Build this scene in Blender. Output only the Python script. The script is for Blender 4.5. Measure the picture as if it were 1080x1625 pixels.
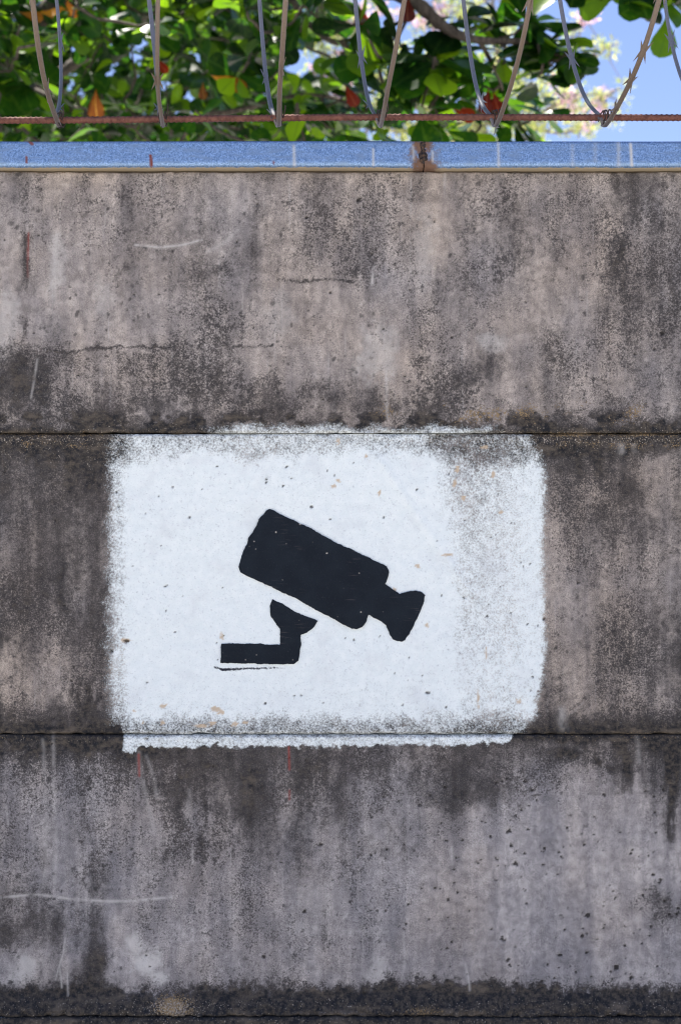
import bpy, math, random
import numpy as np
from mathutils import Vector, Matrix
from mathutils.bvhtree import BVHTree
from mathutils.geometry import delaunay_2d_cdt

for o in list(bpy.data.objects):
    bpy.data.objects.remove(o)
SC = bpy.context.scene
COL = SC.collection
random.seed(7)
RNG = np.random.RandomState(11)

# ------------------------------------------------------------------ camera
S = 954.0            # photograph pixels per metre on the wall plane (y = 0)
D = 2.1              # camera to wall
EYE = 1.5
cam_d = bpy.data.cameras.new('camera')
cam_d.sensor_fit = 'HORIZONTAL'
cam_d.sensor_width = 24.0
cam_d.lens = 24.0 * D / (1080.0 / S)
cam_d.clip_start = 0.05
cam_d.clip_end = 3000
cam_d.dof.use_dof = True
cam_d.dof.focus_distance = D
cam_d.dof.aperture_fstop = 4.8
cam = bpy.data.objects.new('camera', cam_d)
COL.objects.link(cam)
cam.location = (0, -D, EYE)
cam.rotation_euler = (math.radians(90), 0, 0)
SC.camera = cam

# ------------------------------------------------------------------ sky and sun
SUN_EL, SUN_AZ = 70.0, -40.0          # azimuth from +Y towards +X
w = bpy.data.worlds.new('World')
SC.world = w
w.use_nodes = True
nt = w.node_tree
bg = nt.nodes['Background']
sky = nt.nodes.new('ShaderNodeTexSky')
sky.sky_type = 'NISHITA'
sky.sun_disc = False
sky.sun_elevation = math.radians(SUN_EL)
sky.sun_rotation = math.radians(SUN_AZ)
sky.air_density = 1.0
sky.dust_density = 0.1
sky.ozone_density = 3.0
bg.inputs['Strength'].default_value = 0.075
tint = nt.nodes.new('ShaderNodeMix')          # the same slight violet cast over the whole sky
tint.data_type = 'RGBA'
tint.blend_type = 'MULTIPLY'
tint.inputs[0].default_value = 1.0
tint.inputs[7].default_value = (1.03, 0.91, 1.0, 1)
nt.links.new(sky.outputs[0], tint.inputs[6])
nt.links.new(tint.outputs[2], bg.inputs[0])
sun_d = bpy.data.lights.new('sun', 'SUN')
sun_d.energy = 5.0
sun_d.angle = math.radians(0.53)
sun_d.color = (1.0, 0.95, 0.87)
sun = bpy.data.objects.new('sun', sun_d)
COL.objects.link(sun)
_e, _a = math.radians(SUN_EL), math.radians(SUN_AZ)
SUNV = Vector((math.sin(_a) * math.cos(_e), math.cos(_a) * math.cos(_e), math.sin(_e)))
sun.location = SUNV * 30
sun.rotation_euler = SUNV.to_track_quat('Z', 'Y').to_euler()
vs = SC.view_settings
vs.view_transform = 'Standard'
vs.look = 'None'
vs.gamma = 1.0
vs.exposure = 1.45
SC.cycles.filter_width = 1.15
SC.cycles.max_bounces = 8
SC.cycles.transmission_bounces = 6


# ------------------------------------------------------------------ helpers
def P(u, v, y=0.0):
    """photo pixel + depth -> world point"""
    k = (D + y) / D / S
    return Vector(((u - 540.0) * k, y, EYE + (812.5 - v) * k))


def link(o, parent=None):
    COL.objects.link(o)
    if parent is not None:
        o.parent = parent
    return o


def empty(name, loc, label, cat, group=None):
    o = bpy.data.objects.new(name, None)
    o.location = loc
    o.empty_display_size = 0.1
    o['label'] = label
    o['category'] = cat
    if group:
        o['group'] = group
    return link(o)


def mesh_np(name, verts, polys, smooth=True, attrs=None):
    """polys: list of int arrays (n,k)"""
    me = bpy.data.meshes.new(name)
    verts = np.ascontiguousarray(verts, dtype=np.float32)
    me.vertices.add(len(verts))
    me.vertices.foreach_set('co', verts.ravel())
    if not isinstance(polys, (list, tuple)):
        polys = [polys]
    polys = [np.asarray(p, dtype=np.int32) for p in polys if len(p)]
    li = np.concatenate([p.ravel() for p in polys])
    tot = np.concatenate([np.full(len(p), p.shape[1], dtype=np.int32) for p in polys])
    start = np.concatenate([[0], np.cumsum(tot)[:-1]]).astype(np.int32)
    me.loops.add(len(li))
    me.loops.foreach_set('vertex_index', li)
    me.polygons.add(len(tot))
    me.polygons.foreach_set('loop_start', start)
    me.polygons.foreach_set('loop_total', tot)
    me.polygons.foreach_set('use_smooth', np.full(len(tot), smooth, dtype=bool))
    for k, a in (attrs or {}).items():
        at = me.attributes.new(k, 'FLOAT', 'POINT')
        at.data.foreach_set('value', np.ascontiguousarray(a, dtype=np.float32).ravel())
    me.update(calc_edges=True)
    me.validate()
    return me


def obj(name, me, mat, parent=None):
    o = bpy.data.objects.new(name, me)
    if mat is not None and not me.materials:
        me.materials.append(mat)
    link(o)
    if parent is not None:
        o.parent = parent
        o.matrix_parent_inverse = Matrix.Translation(parent.location).inverted()
    return o


def grid_quads(nr, nc):
    a = np.arange(nr * nc).reshape(nr, nc)
    return np.stack([a[:-1, :-1].ravel(), a[:-1, 1:].ravel(), a[1:, 1:].ravel(), a[1:, :-1].ravel()], 1)


def sweep(pts, radii, seg=8, flat=None, closed_ends=True):
    """tube along points; returns verts, polys. flat = (a,b) scale for an elliptic section"""
    pts = [Vector(p) for p in pts]
    n = len(pts)
    vs_, up = [], None
    for i in range(n):
        t = (pts[min(i + 1, n - 1)] - pts[max(i - 1, 0)]).normalized()
        if up is None:
            up = Vector((0, 0, 1)) if abs(t.z) < 0.9 else Vector((1, 0, 0))
        s = t.cross(up).normalized()
        up = s.cross(t).normalized()
        r = radii[i] if hasattr(radii, '__len__') else radii
        fa, fb = flat or (1, 1)
        for k in range(seg):
            a = 2 * math.pi * k / seg
            vs_.append(pts[i] + s * (r * fa * math.cos(a)) + up * (r * fb * math.sin(a)))
    q = []
    for i in range(n - 1):
        for k in range(seg):
            q.append((i * seg + k, i * seg + (k + 1) % seg, (i + 1) * seg + (k + 1) % seg, (i + 1) * seg + k))
    polys = [np.array(q)]
    if closed_ends:
        polys.append(np.array([list(range(seg))[::-1], list(range((n - 1) * seg, n * seg))]))
    return np.array([tuple(p) for p in vs_]), polys


# numpy noise -------------------------------------------------------
_TAB = np.random.RandomState(5).rand(256, 256).astype(np.float32)


def vnoise(x, y, seed=0):
    x = x + seed * 17.31
    y = y + seed * 9.77
    xi, yi = np.floor(x).astype(np.int64), np.floor(y).astype(np.int64)
    fx, fy = (x - xi).astype(np.float32), (y - yi).astype(np.float32)
    fx = fx * fx * (3 - 2 * fx)
    fy = fy * fy * (3 - 2 * fy)
    x0, x1, y0, y1 = xi & 255, (xi + 1) & 255, yi & 255, (yi + 1) & 255
    a = _TAB[y0, x0] * (1 - fx) + _TAB[y0, x1] * fx
    b = _TAB[y1, x0] * (1 - fx) + _TAB[y1, x1] * fx
    return a * (1 - fy) + b * fy


def fbm(x, y, oct=4, seed=0, gain=0.55):
    s, amp, tot = 0, 1.0, 0.0
    for i in range(oct):
        s = s + amp * vnoise(x * 2 ** i, y * 2 ** i, seed + i * 3)
        tot += amp
        amp *= gain
    return s / tot


def sst(a, b, x):
    t = np.clip((x - a) / (b - a), 0, 1)
    return t * t * (3 - 2 * t)


# ------------------------------------------------------------------ material helpers
def new_mat(name):
    m = bpy.data.materials.new(name)
    m.use_nodes = True
    return m, m.node_tree, m.node_tree.nodes['Principled BSDF']


class NB:
    """small node-building helper"""
    def __init__(self, tree):
        self.t = tree

    def n(self, kind, **kw):
        nd = self.t.nodes.new(kind)
        for k, v in kw.items():
            setattr(nd, k, v)
        return nd

    def put(self, sock, v):
        if hasattr(v, 'is_output') or isinstance(v, bpy.types.NodeSocket):
            self.t.links.new(v, sock)
        else:
            sock.default_value = v

    def math(self, op, a, b=0.0, clamp=False):
        nd = self.n('ShaderNodeMath', operation=op, use_clamp=clamp)
        self.put(nd.inputs[0], a)
        self.put(nd.inputs[1], b)
        return nd.outputs[0]

    def mix(self, f, a, b, blend='MIX'):
        nd = self.n('ShaderNodeMix', data_type='RGBA', blend_type=blend)
        self.put(nd.inputs[0], f)
        self.put(nd.inputs[6], a if not isinstance(a, tuple) else (*a, 1))
        self.put(nd.inputs[7], b if not isinstance(b, tuple) else (*b, 1))
        return nd.outputs[2]

    def attr(self, name):
        return self.n('ShaderNodeAttribute', attribute_name=name).outputs['Fac']

    def noise(self, vec, scale, detail=3, rough=0.6):
        nd = self.n('ShaderNodeTexNoise')
        if vec is not None:
            self.t.links.new(vec, nd.inputs['Vector'])
        nd.inputs['Scale'].default_value = scale
        nd.inputs['Detail'].default_value = detail
        nd.inputs['Roughness'].default_value = rough
        return nd.outputs['Fac']

    def geo(self):
        return self.n('ShaderNodeNewGeometry').outputs['Position']

    def scaled(self, vec, s):
        nd = self.n('ShaderNodeVectorMath', operation='MULTIPLY')
        self.t.links.new(vec, nd.inputs[0])
        nd.inputs[1].default_value = s
        return nd.outputs[0]

    def step(self, x, a, b):
        nd = self.n('ShaderNodeMapRange', interpolation_type='SMOOTHSTEP')
        self.put(nd.inputs['Value'], x)
        nd.inputs['From Min'].default_value = a
        nd.inputs['From Max'].default_value = b
        return nd.outputs['Result']

    def bump(self, h, strength, dist):
        nd = self.n('ShaderNodeBump')
        nd.inputs['Strength'].default_value = strength
        nd.inputs['Distance'].default_value = dist
        self.t.links.new(h, nd.inputs['Height'])
        return nd.outputs['Normal']


# concrete with mould, lichen and paint -----------------------------
def concrete_material():
    m, t, b = new_mat('weathered_concrete')
    k = NB(t)
    pos = k.geo()
    grain = k.noise(pos, 330, 4, 0.7)
    grain2 = k.noise(pos, 900, 2, 0.6)
    mid = k.noise(pos, 70, 4, 0.62)
    streak = k.noise(k.scaled(pos, (60, 60, 9)), 1.0, 4, 0.6)
    soft = k.noise(pos, 9, 3, 0.5)
    # bare concrete
    warm = k.attr('warm')
    base = k.mix(warm, (0.362, 0.350, 0.356), (0.400, 0.350, 0.308))
    v = k.math('ADD', k.math('MULTIPLY', grain2, 0.55), k.math('MULTIPLY', mid, 0.45))
    base = k.mix(1.0, base, k.mix(k.step(v, 0.36, 0.64), (0.56, 0.56, 0.56), (1.30, 1.29, 1.27)), 'MULTIPLY')
    base = k.mix(1.0, base, k.mix(k.step(streak, 0.3, 0.7), (0.86, 0.86, 0.87), (1.08, 1.07, 1.05)), 'MULTIPLY')
    base = k.mix(k.math('MULTIPLY', k.step(k.noise(pos, 620, 5, 0.8), 0.55, 0.68), 0.6), base, (0.11, 0.10, 0.10))
    wash = k.noise(k.scaled(pos, (19, 19, 6)), 1.0, 5, 0.62)
    base = k.mix(1.0, base, k.mix(k.step(wash, 0.34, 0.66), (0.70, 0.70, 0.72), (1.16, 1.14, 1.11)), 'MULTIPLY')
    drips = k.noise(k.scaled(pos, (150, 150, 7)), 1.0, 3, 0.6)
    base = k.mix(k.math('MULTIPLY', k.step(drips, 0.60, 0.76), 0.35), base, (0.52, 0.50, 0.48))
    base = k.mix(k.attr('pale'), base, (0.58, 0.56, 0.53))  # bare pale concrete, and light patches near the foot painted as colour
    # mould
    st = k.attr('stain')
    nz = k.math('ADD', k.math('MULTIPLY', k.math('SUBTRACT', grain, 0.5), 1.9),
                k.math('MULTIPLY', k.math('SUBTRACT', mid, 0.5), 0.9))
    crisp = k.noise(pos, 150, 8, 0.82)
    nz = k.math('ADD', nz, k.math('MULTIPLY', k.math('SUBTRACT', crisp, 0.5), 1.5))
    sn = k.math('ADD', st, k.math('MULTIPLY', nz, k.attr('grit')))
    s = k.math('ADD', k.math('MULTIPLY', k.step(sn, 0.28, 0.86), 0.55), k.math('MULTIPLY', k.step(sn, -0.10, 1.25), 0.42))
    dark = k.mix(soft, (0.024, 0.027, 0.032), (0.052, 0.044, 0.040))
    dark = k.mix(k.step(k.noise(pos, 520, 3, 0.7), 0.52, 0.68), dark, (0.145, 0.125, 0.115))
    moss = k.mix(k.step(k.noise(pos, 110, 6, 0.75), 0.40, 0.66), (0.010, 0.012, 0.016), (0.075, 0.063, 0.050))
    moss = k.mix(k.math('MULTIPLY', k.step(k.noise(k.scaled(pos, (16, 16, 40)), 1.0, 4, 0.65), 0.50, 0.68), 0.6), moss, (0.135, 0.112, 0.088))
    dark = k.mix(k.step(st, 0.80, 1.25), dark, moss)
    col = k.mix(s, base, dark)
    col = k.mix(k.attr('spot'), col, (0.030, 0.029, 0.030))
    # ochre lichen, plus the warm-lit patches at the foot painted in
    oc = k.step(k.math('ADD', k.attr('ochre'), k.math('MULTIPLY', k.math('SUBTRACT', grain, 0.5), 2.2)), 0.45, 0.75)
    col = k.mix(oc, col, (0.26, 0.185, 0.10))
    lich_and_lit = k.step(k.math('ADD', k.attr('fleck'), k.math('MULTIPLY', k.math('SUBTRACT', k.noise(pos, 420, 2, 0.5), 0.5), 2.0)), 0.72, 0.90)
    col = k.mix(lich_and_lit, col, (0.36, 0.32, 0.27))
    # scratches
    col = k.mix(k.attr('scratch'), col, (0.55, 0.53, 0.50))
    # white roller paint
    pa = k.attr('paint')
    pn = k.math('MULTIPLY', k.math('SUBTRACT', grain, 0.5), 3.0)
    pn = k.math('ADD', pn, k.math('MULTIPLY', k.math('SUBTRACT', mid, 0.5), 1.3))
    pc = k.math('ADD', k.math('MULTIPLY', k.math('SUBTRACT', pa, 0.5), 2.3), 0.5)
    pc = k.step(k.math('ADD', pc, pn), -0.25, 1.15)
    white = k.mix(k.step(mid, 0.35, 0.7), (0.725, 0.79, 0.79), (0.78, 0.835, 0.83))
    white = k.mix(k.math('MULTIPLY', k.step(crisp, 0.545, 0.66), 0.6), white, (0.47, 0.50, 0.53))
    white = k.mix(k.math('MULTIPLY', k.step(k.noise(pos, 300, 5, 0.8), 0.57, 0.68), 0.55), white, (0.42, 0.46, 0.49))
    white = k.mix(k.math('MULTIPLY', k.step(k.noise(pos, 18, 4, 0.6), 0.50, 0.72), 0.35), white, (0.58, 0.61, 0.63))
    white = k.mix(k.step(grain, 0.62, 0.74), white, (0.58, 0.60, 0.62))
    col = k.mix(pc, col, white)
    # chips through the paint, black marks, pits, red drips
    col = k.mix(k.attr('chip'), col, (0.52, 0.40, 0.27))
    soot = k.step(k.math('ADD', k.attr('soot'), k.math('MULTIPLY', k.math('SUBTRACT', grain, 0.5), 1.2)), 0.4, 0.7)
    col = k.mix(soot, col, (0.025, 0.028, 0.04))
    col = k.mix(k.attr('pit'), col, (0.020, 0.018, 0.017))
    col = k.mix(k.attr('drip'), col, (0.28, 0.055, 0.045))
    t.links.new(col, b.inputs['Base Color'])
    b.inputs['Roughness'].default_value = 0.92
    b.inputs['Specular IOR Level'].default_value = 0.15
    h = k.math('ADD', k.math('MULTIPLY', grain, 0.6), k.math('MULTIPLY', mid, 0.6))
    t.links.new(k.bump(h, 0.55, 0.0022), b.inputs['Normal'])
    return m


# ------------------------------------------------------------------ ground
def make_ground():
    m, t, b = new_mat('dusty_ground')
    k = NB(t)
    pos = k.geo()
    c = k.mix(k.noise(pos, 1.3, 5, 0.6), (0.40, 0.37, 0.33), (0.54, 0.505, 0.455))
    c = k.mix(k.step(k.noise(pos, 60, 3, 0.6), 0.55, 0.7), c, (0.30, 0.28, 0.25))
    t.links.new(c, b.inputs['Base Color'])
    b.inputs['Roughness'].default_value = 0.95
    t.links.new(k.bump(k.noise(pos, 40, 4), 0.5, 0.01), b.inputs['Normal'])
    n = 41
    g = np.linspace(-1, 1, n)
    g = np.sign(g) * np.abs(g) ** 3 * 1200
    X, Y = np.meshgrid(g, g)
    Z = np.zeros_like(X)
    o = obj('ground', mesh_np('ground', np.stack([X, Y, Z], -1).reshape(-1, 3), grid_quads(n, n)), m)
    o['kind'] = 'structure'


make_ground()

# ------------------------------------------------------------------ wall
# darkness of the mould read off the photograph, 0 bare .. 9 black, one column per 60 px
STAIN = [
    (250, '443444444443444465'), (285, '443444444443444465'), (320, '434444344543455465'), (355, '333444445552455456'),
    (390, '323444455552455466'), (425, '223345545642554366'), (460, '213334433434544366'),
    (495, '132235322334444367'), (530, '242225532334424456'), (560, '755666432324435455'),
    (595, '844567423426745445'), (625, '865667666566535445'), (655, '677545764555445555'),
    (680, '888787676667667888'), (700, '998888777777788989'), (740, '788766666666677764'),
    (780, '677555555555556574'), (820, '666555555555564675'), (860, '566555555555554565'),
    (900, '566555555555553555'), (940, '666555555555533445'), (980, '766555555555543466'),
    (1020, '656555555555543567'), (1060, '445555555555544577'), (1090, '445555555555555556'),
    (1115, '547666666666655556'), (1140, '878777777777747778'), (1165, '999999888888899999'),
    (1185, '989987777776777668'), (1215, '767677877757766467'), (1250, '546476877657765346'),
    (1285, '545475766657654336'), (1320, '545465666556544325'), (1355, '546475655656434324'),
    (1390, '546454544544433233'), (1425, '655344533444433246'), (1460, '756454544454443336'),
    (1490, '656344555444533334'), (1525, '447134444244433333'), (1552, '458335444325433444'),  # low digits here include the light patches near the foot
    (1578, '878767677789778676'), (1600, '999978999998999999'), (1622, '878888889888889888'), (1660, '777777777777777777'),
]
_gv = np.array([r[0] for r in STAIN], dtype=float)
_gm = np.array([[int(c) for c in r[1]] for r in STAIN], dtype=float) / 9.0


def stain_map(U, V):
    wu = (fbm(U / 55, V / 95, 4, 21) - 0.5) * 95
    wv = (fbm(U / 38, V / 90, 4, 31) - 0.5) * 62
    u = U + wu
    v = V + wv * sst(0, 30, np.minimum.reduce([np.abs(V - 688), np.abs(V - 1165), np.abs(V - 1600)]))
    ci = np.clip((u - 30) / 60.0, 0, 16.999)
    ri = np.clip(np.interp(v, _gv, np.arange(len(_gv))), 0, len(_gv) - 1.001)
    c0, r0 = ci.astype(int), ri.astype(int)
    fc, fr = ci - c0, ri - r0
    fc, fr = fc * fc * (3 - 2 * fc), fr
    g = (_gm[r0, c0] * (1 - fc) + _gm[r0, c0 + 1] * fc) * (1 - fr) + (_gm[r0 + 1, c0] * (1 - fc) + _gm[r0 + 1, c0 + 1] * fc) * fr
    out = sst(0, 160, np.maximum(-U, U - 1080))
    return g * (1 - out) + (0.5 + (g - 0.5) * 0.6) * out


ZJ = [P(0, 272).z, P(0, 688).z, P(0, 1166).z, P(0, 1610).z, -0.25]   # joints
WALL_BACK = 0.16
rs = np.random.RandomState(3)


def seg_dist(U, V, pts):
    d = np.full(U.shape, 1e9)
    for (x0, y0), (x1, y1) in zip(pts[:-1], pts[1:]):
        dx, dy = x1 - x0, y1 - y0
        t = np.clip(((U - x0) * dx + (V - y0) * dy) / (dx * dx + dy * dy), 0, 1)
        d = np.minimum(d, np.hypot(U - x0 - t * dx, V - y0 - t * dy))
    return d


SCRATCH = [  # points, half width px, strength
    ([(215, 389), (255, 393), (290, 389), (320, 381)], 2.0, .75), ([(330, 400), (355, 386), (378, 366)], 3.2, .35),
    ([(-10, 1426), (30, 1422), (60, 1420), (110, 1427), (170, 1431), (210, 1430), (250, 1426), (272, 1424)], 2.2, .75),
    ([(68, 1175), (72, 1260), (74, 1330), (70, 1405)], 3.2, .28), ([(84, 1165), (86, 1260), (88, 1330), (87, 1402)], 3.0, .32),
    ([(60, 570), (56, 600), (50, 632)], 1.6, .5), ([(612, 590), (613, 630), (614, 665)], 2.2, .45),
    ([(105, 1480), (100, 1515), (92, 1540), (88, 1556)], 1.5, .6), ([(94, 1535), (97, 1555), (98, 1568)], 1.5, .6),
    ([(106, 1535), (107, 1560), (108, 1580)], 1.4, .5), ([(545, 1458), (552, 1450)], 1.5, .6),
    ([(738, 1530), (744, 1560), (745, 1572)], 1.8, .55), ([(716, 1345), (717, 1372)], 2.0, .55), ([(305, 1345), (306, 1370)], 2.0, .6),
    ([(640, 1480), (642, 1530), (636, 1560)], 1.5, .35), ([(593, 424), (591, 436), (590, 450)], 2.2, .8),
    ([(90, 375), (88, 420), (86, 470)], 6.0, .35), ([(220, 1195), (226, 1240), (245, 1320)], 4.0, .30),
    ([(232, 1200), (244, 1235), (250, 1275)], 3.0, .30), ([(10, 1280), (13, 1310)], 1.5, .4),
    ([(925, 1115), (893, 1145)], 1.4, .2), ([(890, 1128), (893, 1155)], 7.0, .45), ([(985, 709), (986, 716)], 6, .4), ([(1005, 707), (1006, 717)], 4, .4),
    ([(780, 1520), (795, 1480)], 1.2, .3), ([(300, 1250), (296, 1300)], 4, .2), ([(1010, 1170), (1014, 1210)], 4, .25),
]
DRIP = [([(220, 1197), (221, 1232)], 1.6, .8), ([(458, 1186), (459, 1222)], 1.5, .85), ([(459, 1255), (459, 1270)], 1.5, .6),
        ([(46, 370), (45, 412)], 1.5, .6), ([(44, 395), (45, 440)], 1.2, .35)]
CHIPS = [(341, 1126, 9, 5), (350, 1131, 7, 5), (322, 1152, 13, 3.5), (336, 1149, 8, 4), (258, 1120, 8, 4), (258, 1147, 5, 5), (213, 1128, 4, 3),
         (373, 1150, 6, 6), (388, 1147, 5, 3), (228, 1147, 3, 3), (822, 1113, 5, 5), (709, 881, 8, 3), (725, 745, 4, 6), (782, 752, 4, 6),
         (768, 710, 7, 3), (771, 1040, 2, 14), (758, 1110, 2, 16), (602, 782, 3, 5), (662, 899, 4, 4), (529, 772, 4, 4), (537, 762, 5, 3), (535, 700, 4, 6),
         (677, 992, 3, 5), (720, 765, 5, 8), (735, 790, 4, 5), (795, 812, 5, 3), (580, 724, 3, 4), (200, 1016, 9, 5), (352, 1010, 4, 6), (626, 936, 4, 4)]
PITS = [(263, 930, 3.2), (200, 1018, 4.5), (178, 1035, 4), (455, 741, 2.5), (422, 766, 2.4), (494, 805, 2.8), (345, 740, 2), (233, 1083, 2.8), (421, 1117, 2.6),
        (678, 1100, 4), (708, 1122, 2.5), (661, 777, 2), (648, 1044, 2), (735, 949, 2.5), (811, 830, 2.2), (862, 982, 3), (845, 1074, 2.4), (917, 925, 3),
        (507, 1342, 5), (483, 1447, 4), (417, 1519, 4), (932, 1452, 5.5), (923, 1486, 4), (797, 1492, 5), (806, 1524, 5), (978, 1535, 6), (1000, 1553, 5),
        (817, 1372, 5), (807, 1320, 5), (733, 1334, 3), (724, 1362, 3), (888, 1517, 4), (644, 1467, 3), (632, 1471, 3), (690, 1410, 3), (786, 1397, 3),
        (1050, 530, 5), (1037, 555, 3), (716, 536, 3), (1004, 700, 3), (1048, 1398, 4), (1052, 1254, 3.5), (408, 325, 2.5), (376, 384, 2.5), (213, 468, 2.2),
        (487, 346, 3), (570, 318, 5), (579, 330, 4), (235, 598, 2.5), (818, 1562, 4), (578, 1577, 4), (958, 1262, 4), (1006, 562, 3), (642, 598, 2.5),
        (232, 1517, 2.2), (797, 1240, 3), (833, 480, 2), (467, 1105, 2.2), (512, 1116, 2), (602, 1010, 2), (700, 945, 1.8), (560, 735, 2), (530, 755, 2)]
PITS += [(rs.uniform(-100, 1180), rs.uniform(280, 1570), rs.uniform(1.2, 2.4)) for _ in range(260)]
PITS += [(rs.uniform(560, 1080), rs.uniform(1230, 1560), rs.uniform(1.4, 3.2)) for _ in range(160)]

SPOTS = []
for _ in range(9000):
    u, v = rs.uniform(-150, 1230), rs.uniform(275, 1600)
    dn = 0.10
    if v < 520:
        dn = 0.55 * math.exp(-((u - 130) / 260) ** 2) + 0.35 * math.exp(-((u - 420) / 160) ** 2 - ((v - 440) / 50) ** 2) + 0.15
        dn += 0.4 * math.exp(-((u - 760) / 80) ** 2 - ((v - 400) / 80) ** 2)
    elif v < 688:
        dn = 0.25
    elif v < 1165:
        dn = 0.30
    else:
        dn = 0.10 + 0.5 * math.exp(-((u - 60) / 130) ** 2 - ((v - 1470) / 80) ** 2) + 0.35 * math.exp(-((u - 150) / 120) ** 2 - ((v - 1320) / 80) ** 2)
        dn += 0.4 * math.exp(-((u - 220) / 60) ** 2 - ((v - 1540) / 35) ** 2)
        if v > 1545:
            dn += 0.35
    if rs.rand() < dn:
        SPOTS.append((u, v, 0.8 + 1.9 * rs.rand() ** 2 + (1.8 if rs.rand() < 0.06 else 0)))


def splat(A, uc, vc, items, fn):
    """items: (u,v,ru,rv,strength)"""
    for (u, v, ru, rv, s) in items:
        i0, i1 = np.searchsorted(uc, u - ru * 2.2), np.searchsorted(uc, u + ru * 2.2)
        j0, j1 = np.searchsorted(vc, v - rv * 2.2), np.searchsorted(vc, v + rv * 2.2)
        if i1 <= i0 or j1 <= j0:
            continue
        uu, vv = np.meshgrid(uc[i0:i1], vc[j0:j1])
        fn(A, slice(j0, j1), slice(i0, i1), uu, vv, u, v, ru, rv, s)


def blot(A, J, I, uu, vv, u, v, ru, rv, s):
    r = np.sqrt(((uu - u) / ru) ** 2 + ((vv - v) / rv) ** 2)
    r = r + (vnoise(uu / (0.5 * ru + 1), vv / (0.5 * rv + 1), 3) - 0.5) * 1.3
    A[J, I] = np.maximum(A[J, I], s * (1 - sst(0.65, 1.25, r)))


def paint_map(U, V):
    n1 = fbm(U / 22, V / 22, 3, 41) - 0.5
    n2 = fbm(U / 90, V / 90, 3, 47) - 0.5
    left = sst(0, 1, (U - (154 + 16 * n1)) / 34)
    le2 = 1 - sst(1000, 1150, V) * 0.15
    redge = 872 - 14 * sst(1020, 1140, V) - 16 * (1 - sst(692, 730, V)) + 5 * n1 + 12 * n2 + 9 * (fbm(U / 5, V / 5, 2, 53) - 0.5) - 20 * sst(1135, 1165, V)
    right = sst(0, 1, (redge + 3 - U) / 24)
    body = np.minimum(left * le2, right)
    body = body * np.where(U > 470, 1, 1)
    # thin areas
    top = 0.58 + 0.42 * sst(712, 742, V + 26 * n2 - 14 * sst(700, 780, U) + 30 * n1)
    rthin = 1 - sst(690, 735, U + 90 * n2 + (V - 900) * -0.10) * (0.33 + 0.13 * np.exp(-((U - 740) / 45) ** 2 - ((V - 770) / 90) ** 2)
                                                               - 0.13 * sst(1000, 1080, V) - 0.12 * sst(800, 850, U))
    bot = 1 - 0.42 * sst(1122, 1158, V + 30 * n1) - 0.06
    mot = 1 - 0.20 * sst(0.05, 0.25, n2) * np.exp(-((U - 330) / 70) ** 2 - ((V - 900) / 90) ** 2)
    p = body * top * rthin * bot * mot
    # left strip is thin too
    p = p * (1 - 0.36 * (1 - sst(190, 212, U + 10 * n1)))
    p = np.where((V > 1153 + 8 * n1) & (U < 194 + 6 * n1), 0, p)
    p = np.where(V < 688, 0, p)
    # strip below the lower joint
    vb = 1188 + 7 * n1 * 2 + 9 * (fbm(U / 6, V / 6, 2, 49) - .5) - 5 * sst(500, 800, U) + 9 * (1 - sst(212, 222, U)) - 10 * sst(790, 822, U)
    strip = 0.63 * sst(0, 1, (vb - V) / 5) * sst(0, 1, (U - 192 - 6 * n1) / 4) * sst(0, 1, (824 - U - 10 * n1) / 12)
    strip = strip * (1 - 0.25 * (1 - sst(1166, 1174, V + 8 * n1)))
    p = np.where(V > 1165, strip, p)
    # overspray above the upper joint
    ov = 0.50 * sst(666, 684, V + 20 * n1) * sst(310, 360, U + 50 * n2) * (1 - sst(760, 830, U + 60 * n2))
    p = np.where(V <= 688, ov, p)
    return np.clip(p, 0, 1)


def surface(X, Z, ci):
    """front face y of a course, with edges rounded back at the joints"""
    z1, z0 = ZJ[ci], ZJ[ci + 1]
    y = (fbm(X * 9, Z * 9, 3, 61) - 0.5) * 0.004 + (fbm(X * 90, Z * 90, 2, 66) - 0.5) * 0.0006
    off = [-0.0035, 0.0, 0.0002, -0.016][ci]
    y = y + off
    rough = (fbm(X * 120, Z * 120, 3, 71) - 0.5)
    e0, e1 = np.maximum(Z - z0, 0), np.maximum(z1 - Z, 0)
    gm = np.clip(0.1 + 2.2 * (fbm(X * 26, Z * 4, 3, 77) - 0.25), 0.08, 1.2)
    y = y + 0.006 * gm * np.exp(-(e0 / 0.0022) ** 2) + 0.006 * gm * np.exp(-(e1 / 0.0022) ** 2)
    near = np.exp(-(e0 / 0.012) ** 2) + np.exp(-(e1 / 0.012) ** 2)
    y = y + near * rough * 0.0045
    if ci == 1:      # shallow ridge shaped to stand in for the diagonal light streak
        Uq, Vq = 540 + X * S, 812.5 - (Z - EYE) * S
        dd = (Uq - 590) * 0.828 - (Vq - 715) * 0.560
        run = sst(700, 740, Vq) * (1 - sst(900, 1000, Vq))
        y = y - run * (0.0016 * np.exp(-((dd - 2) / 7) ** 2) + 0.0016 * np.exp(-(dd / 40) ** 2))
    if ci == 2:      # mossy mortar fillet on the ledge
        t = sst(0.038, 0.004, e0 + 0.016 * (fbm(X * 14, Z * 14, 3, 81) - 0.5))
        y = y - t * 0.0135 + t * rough * 0.010 + t * (fbm(X * 300, Z * 300, 2, 85) - 0.5) * 0.004
    if ci == 3:
        y = y + rough * 0.004 * np.exp(-(e1 / 0.03) ** 2)
    return y


def axis_points(lo, hi, fine, breaks):
    """breaks: list of (limit, step) going outward from the fine range"""
    c = list(np.arange(lo, hi + fine * .5, fine))
    out_hi, out_lo = [], []
    a = hi
    for lim, st in breaks:
        while a + st < lim:
            a += st
            out_hi.append(a)
    a = lo
    for lim, st in breaks:
        while a - st > -lim:
            a -= st
            out_lo.append(a)
    return np.array(out_lo[::-1] + c + out_hi)


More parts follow.
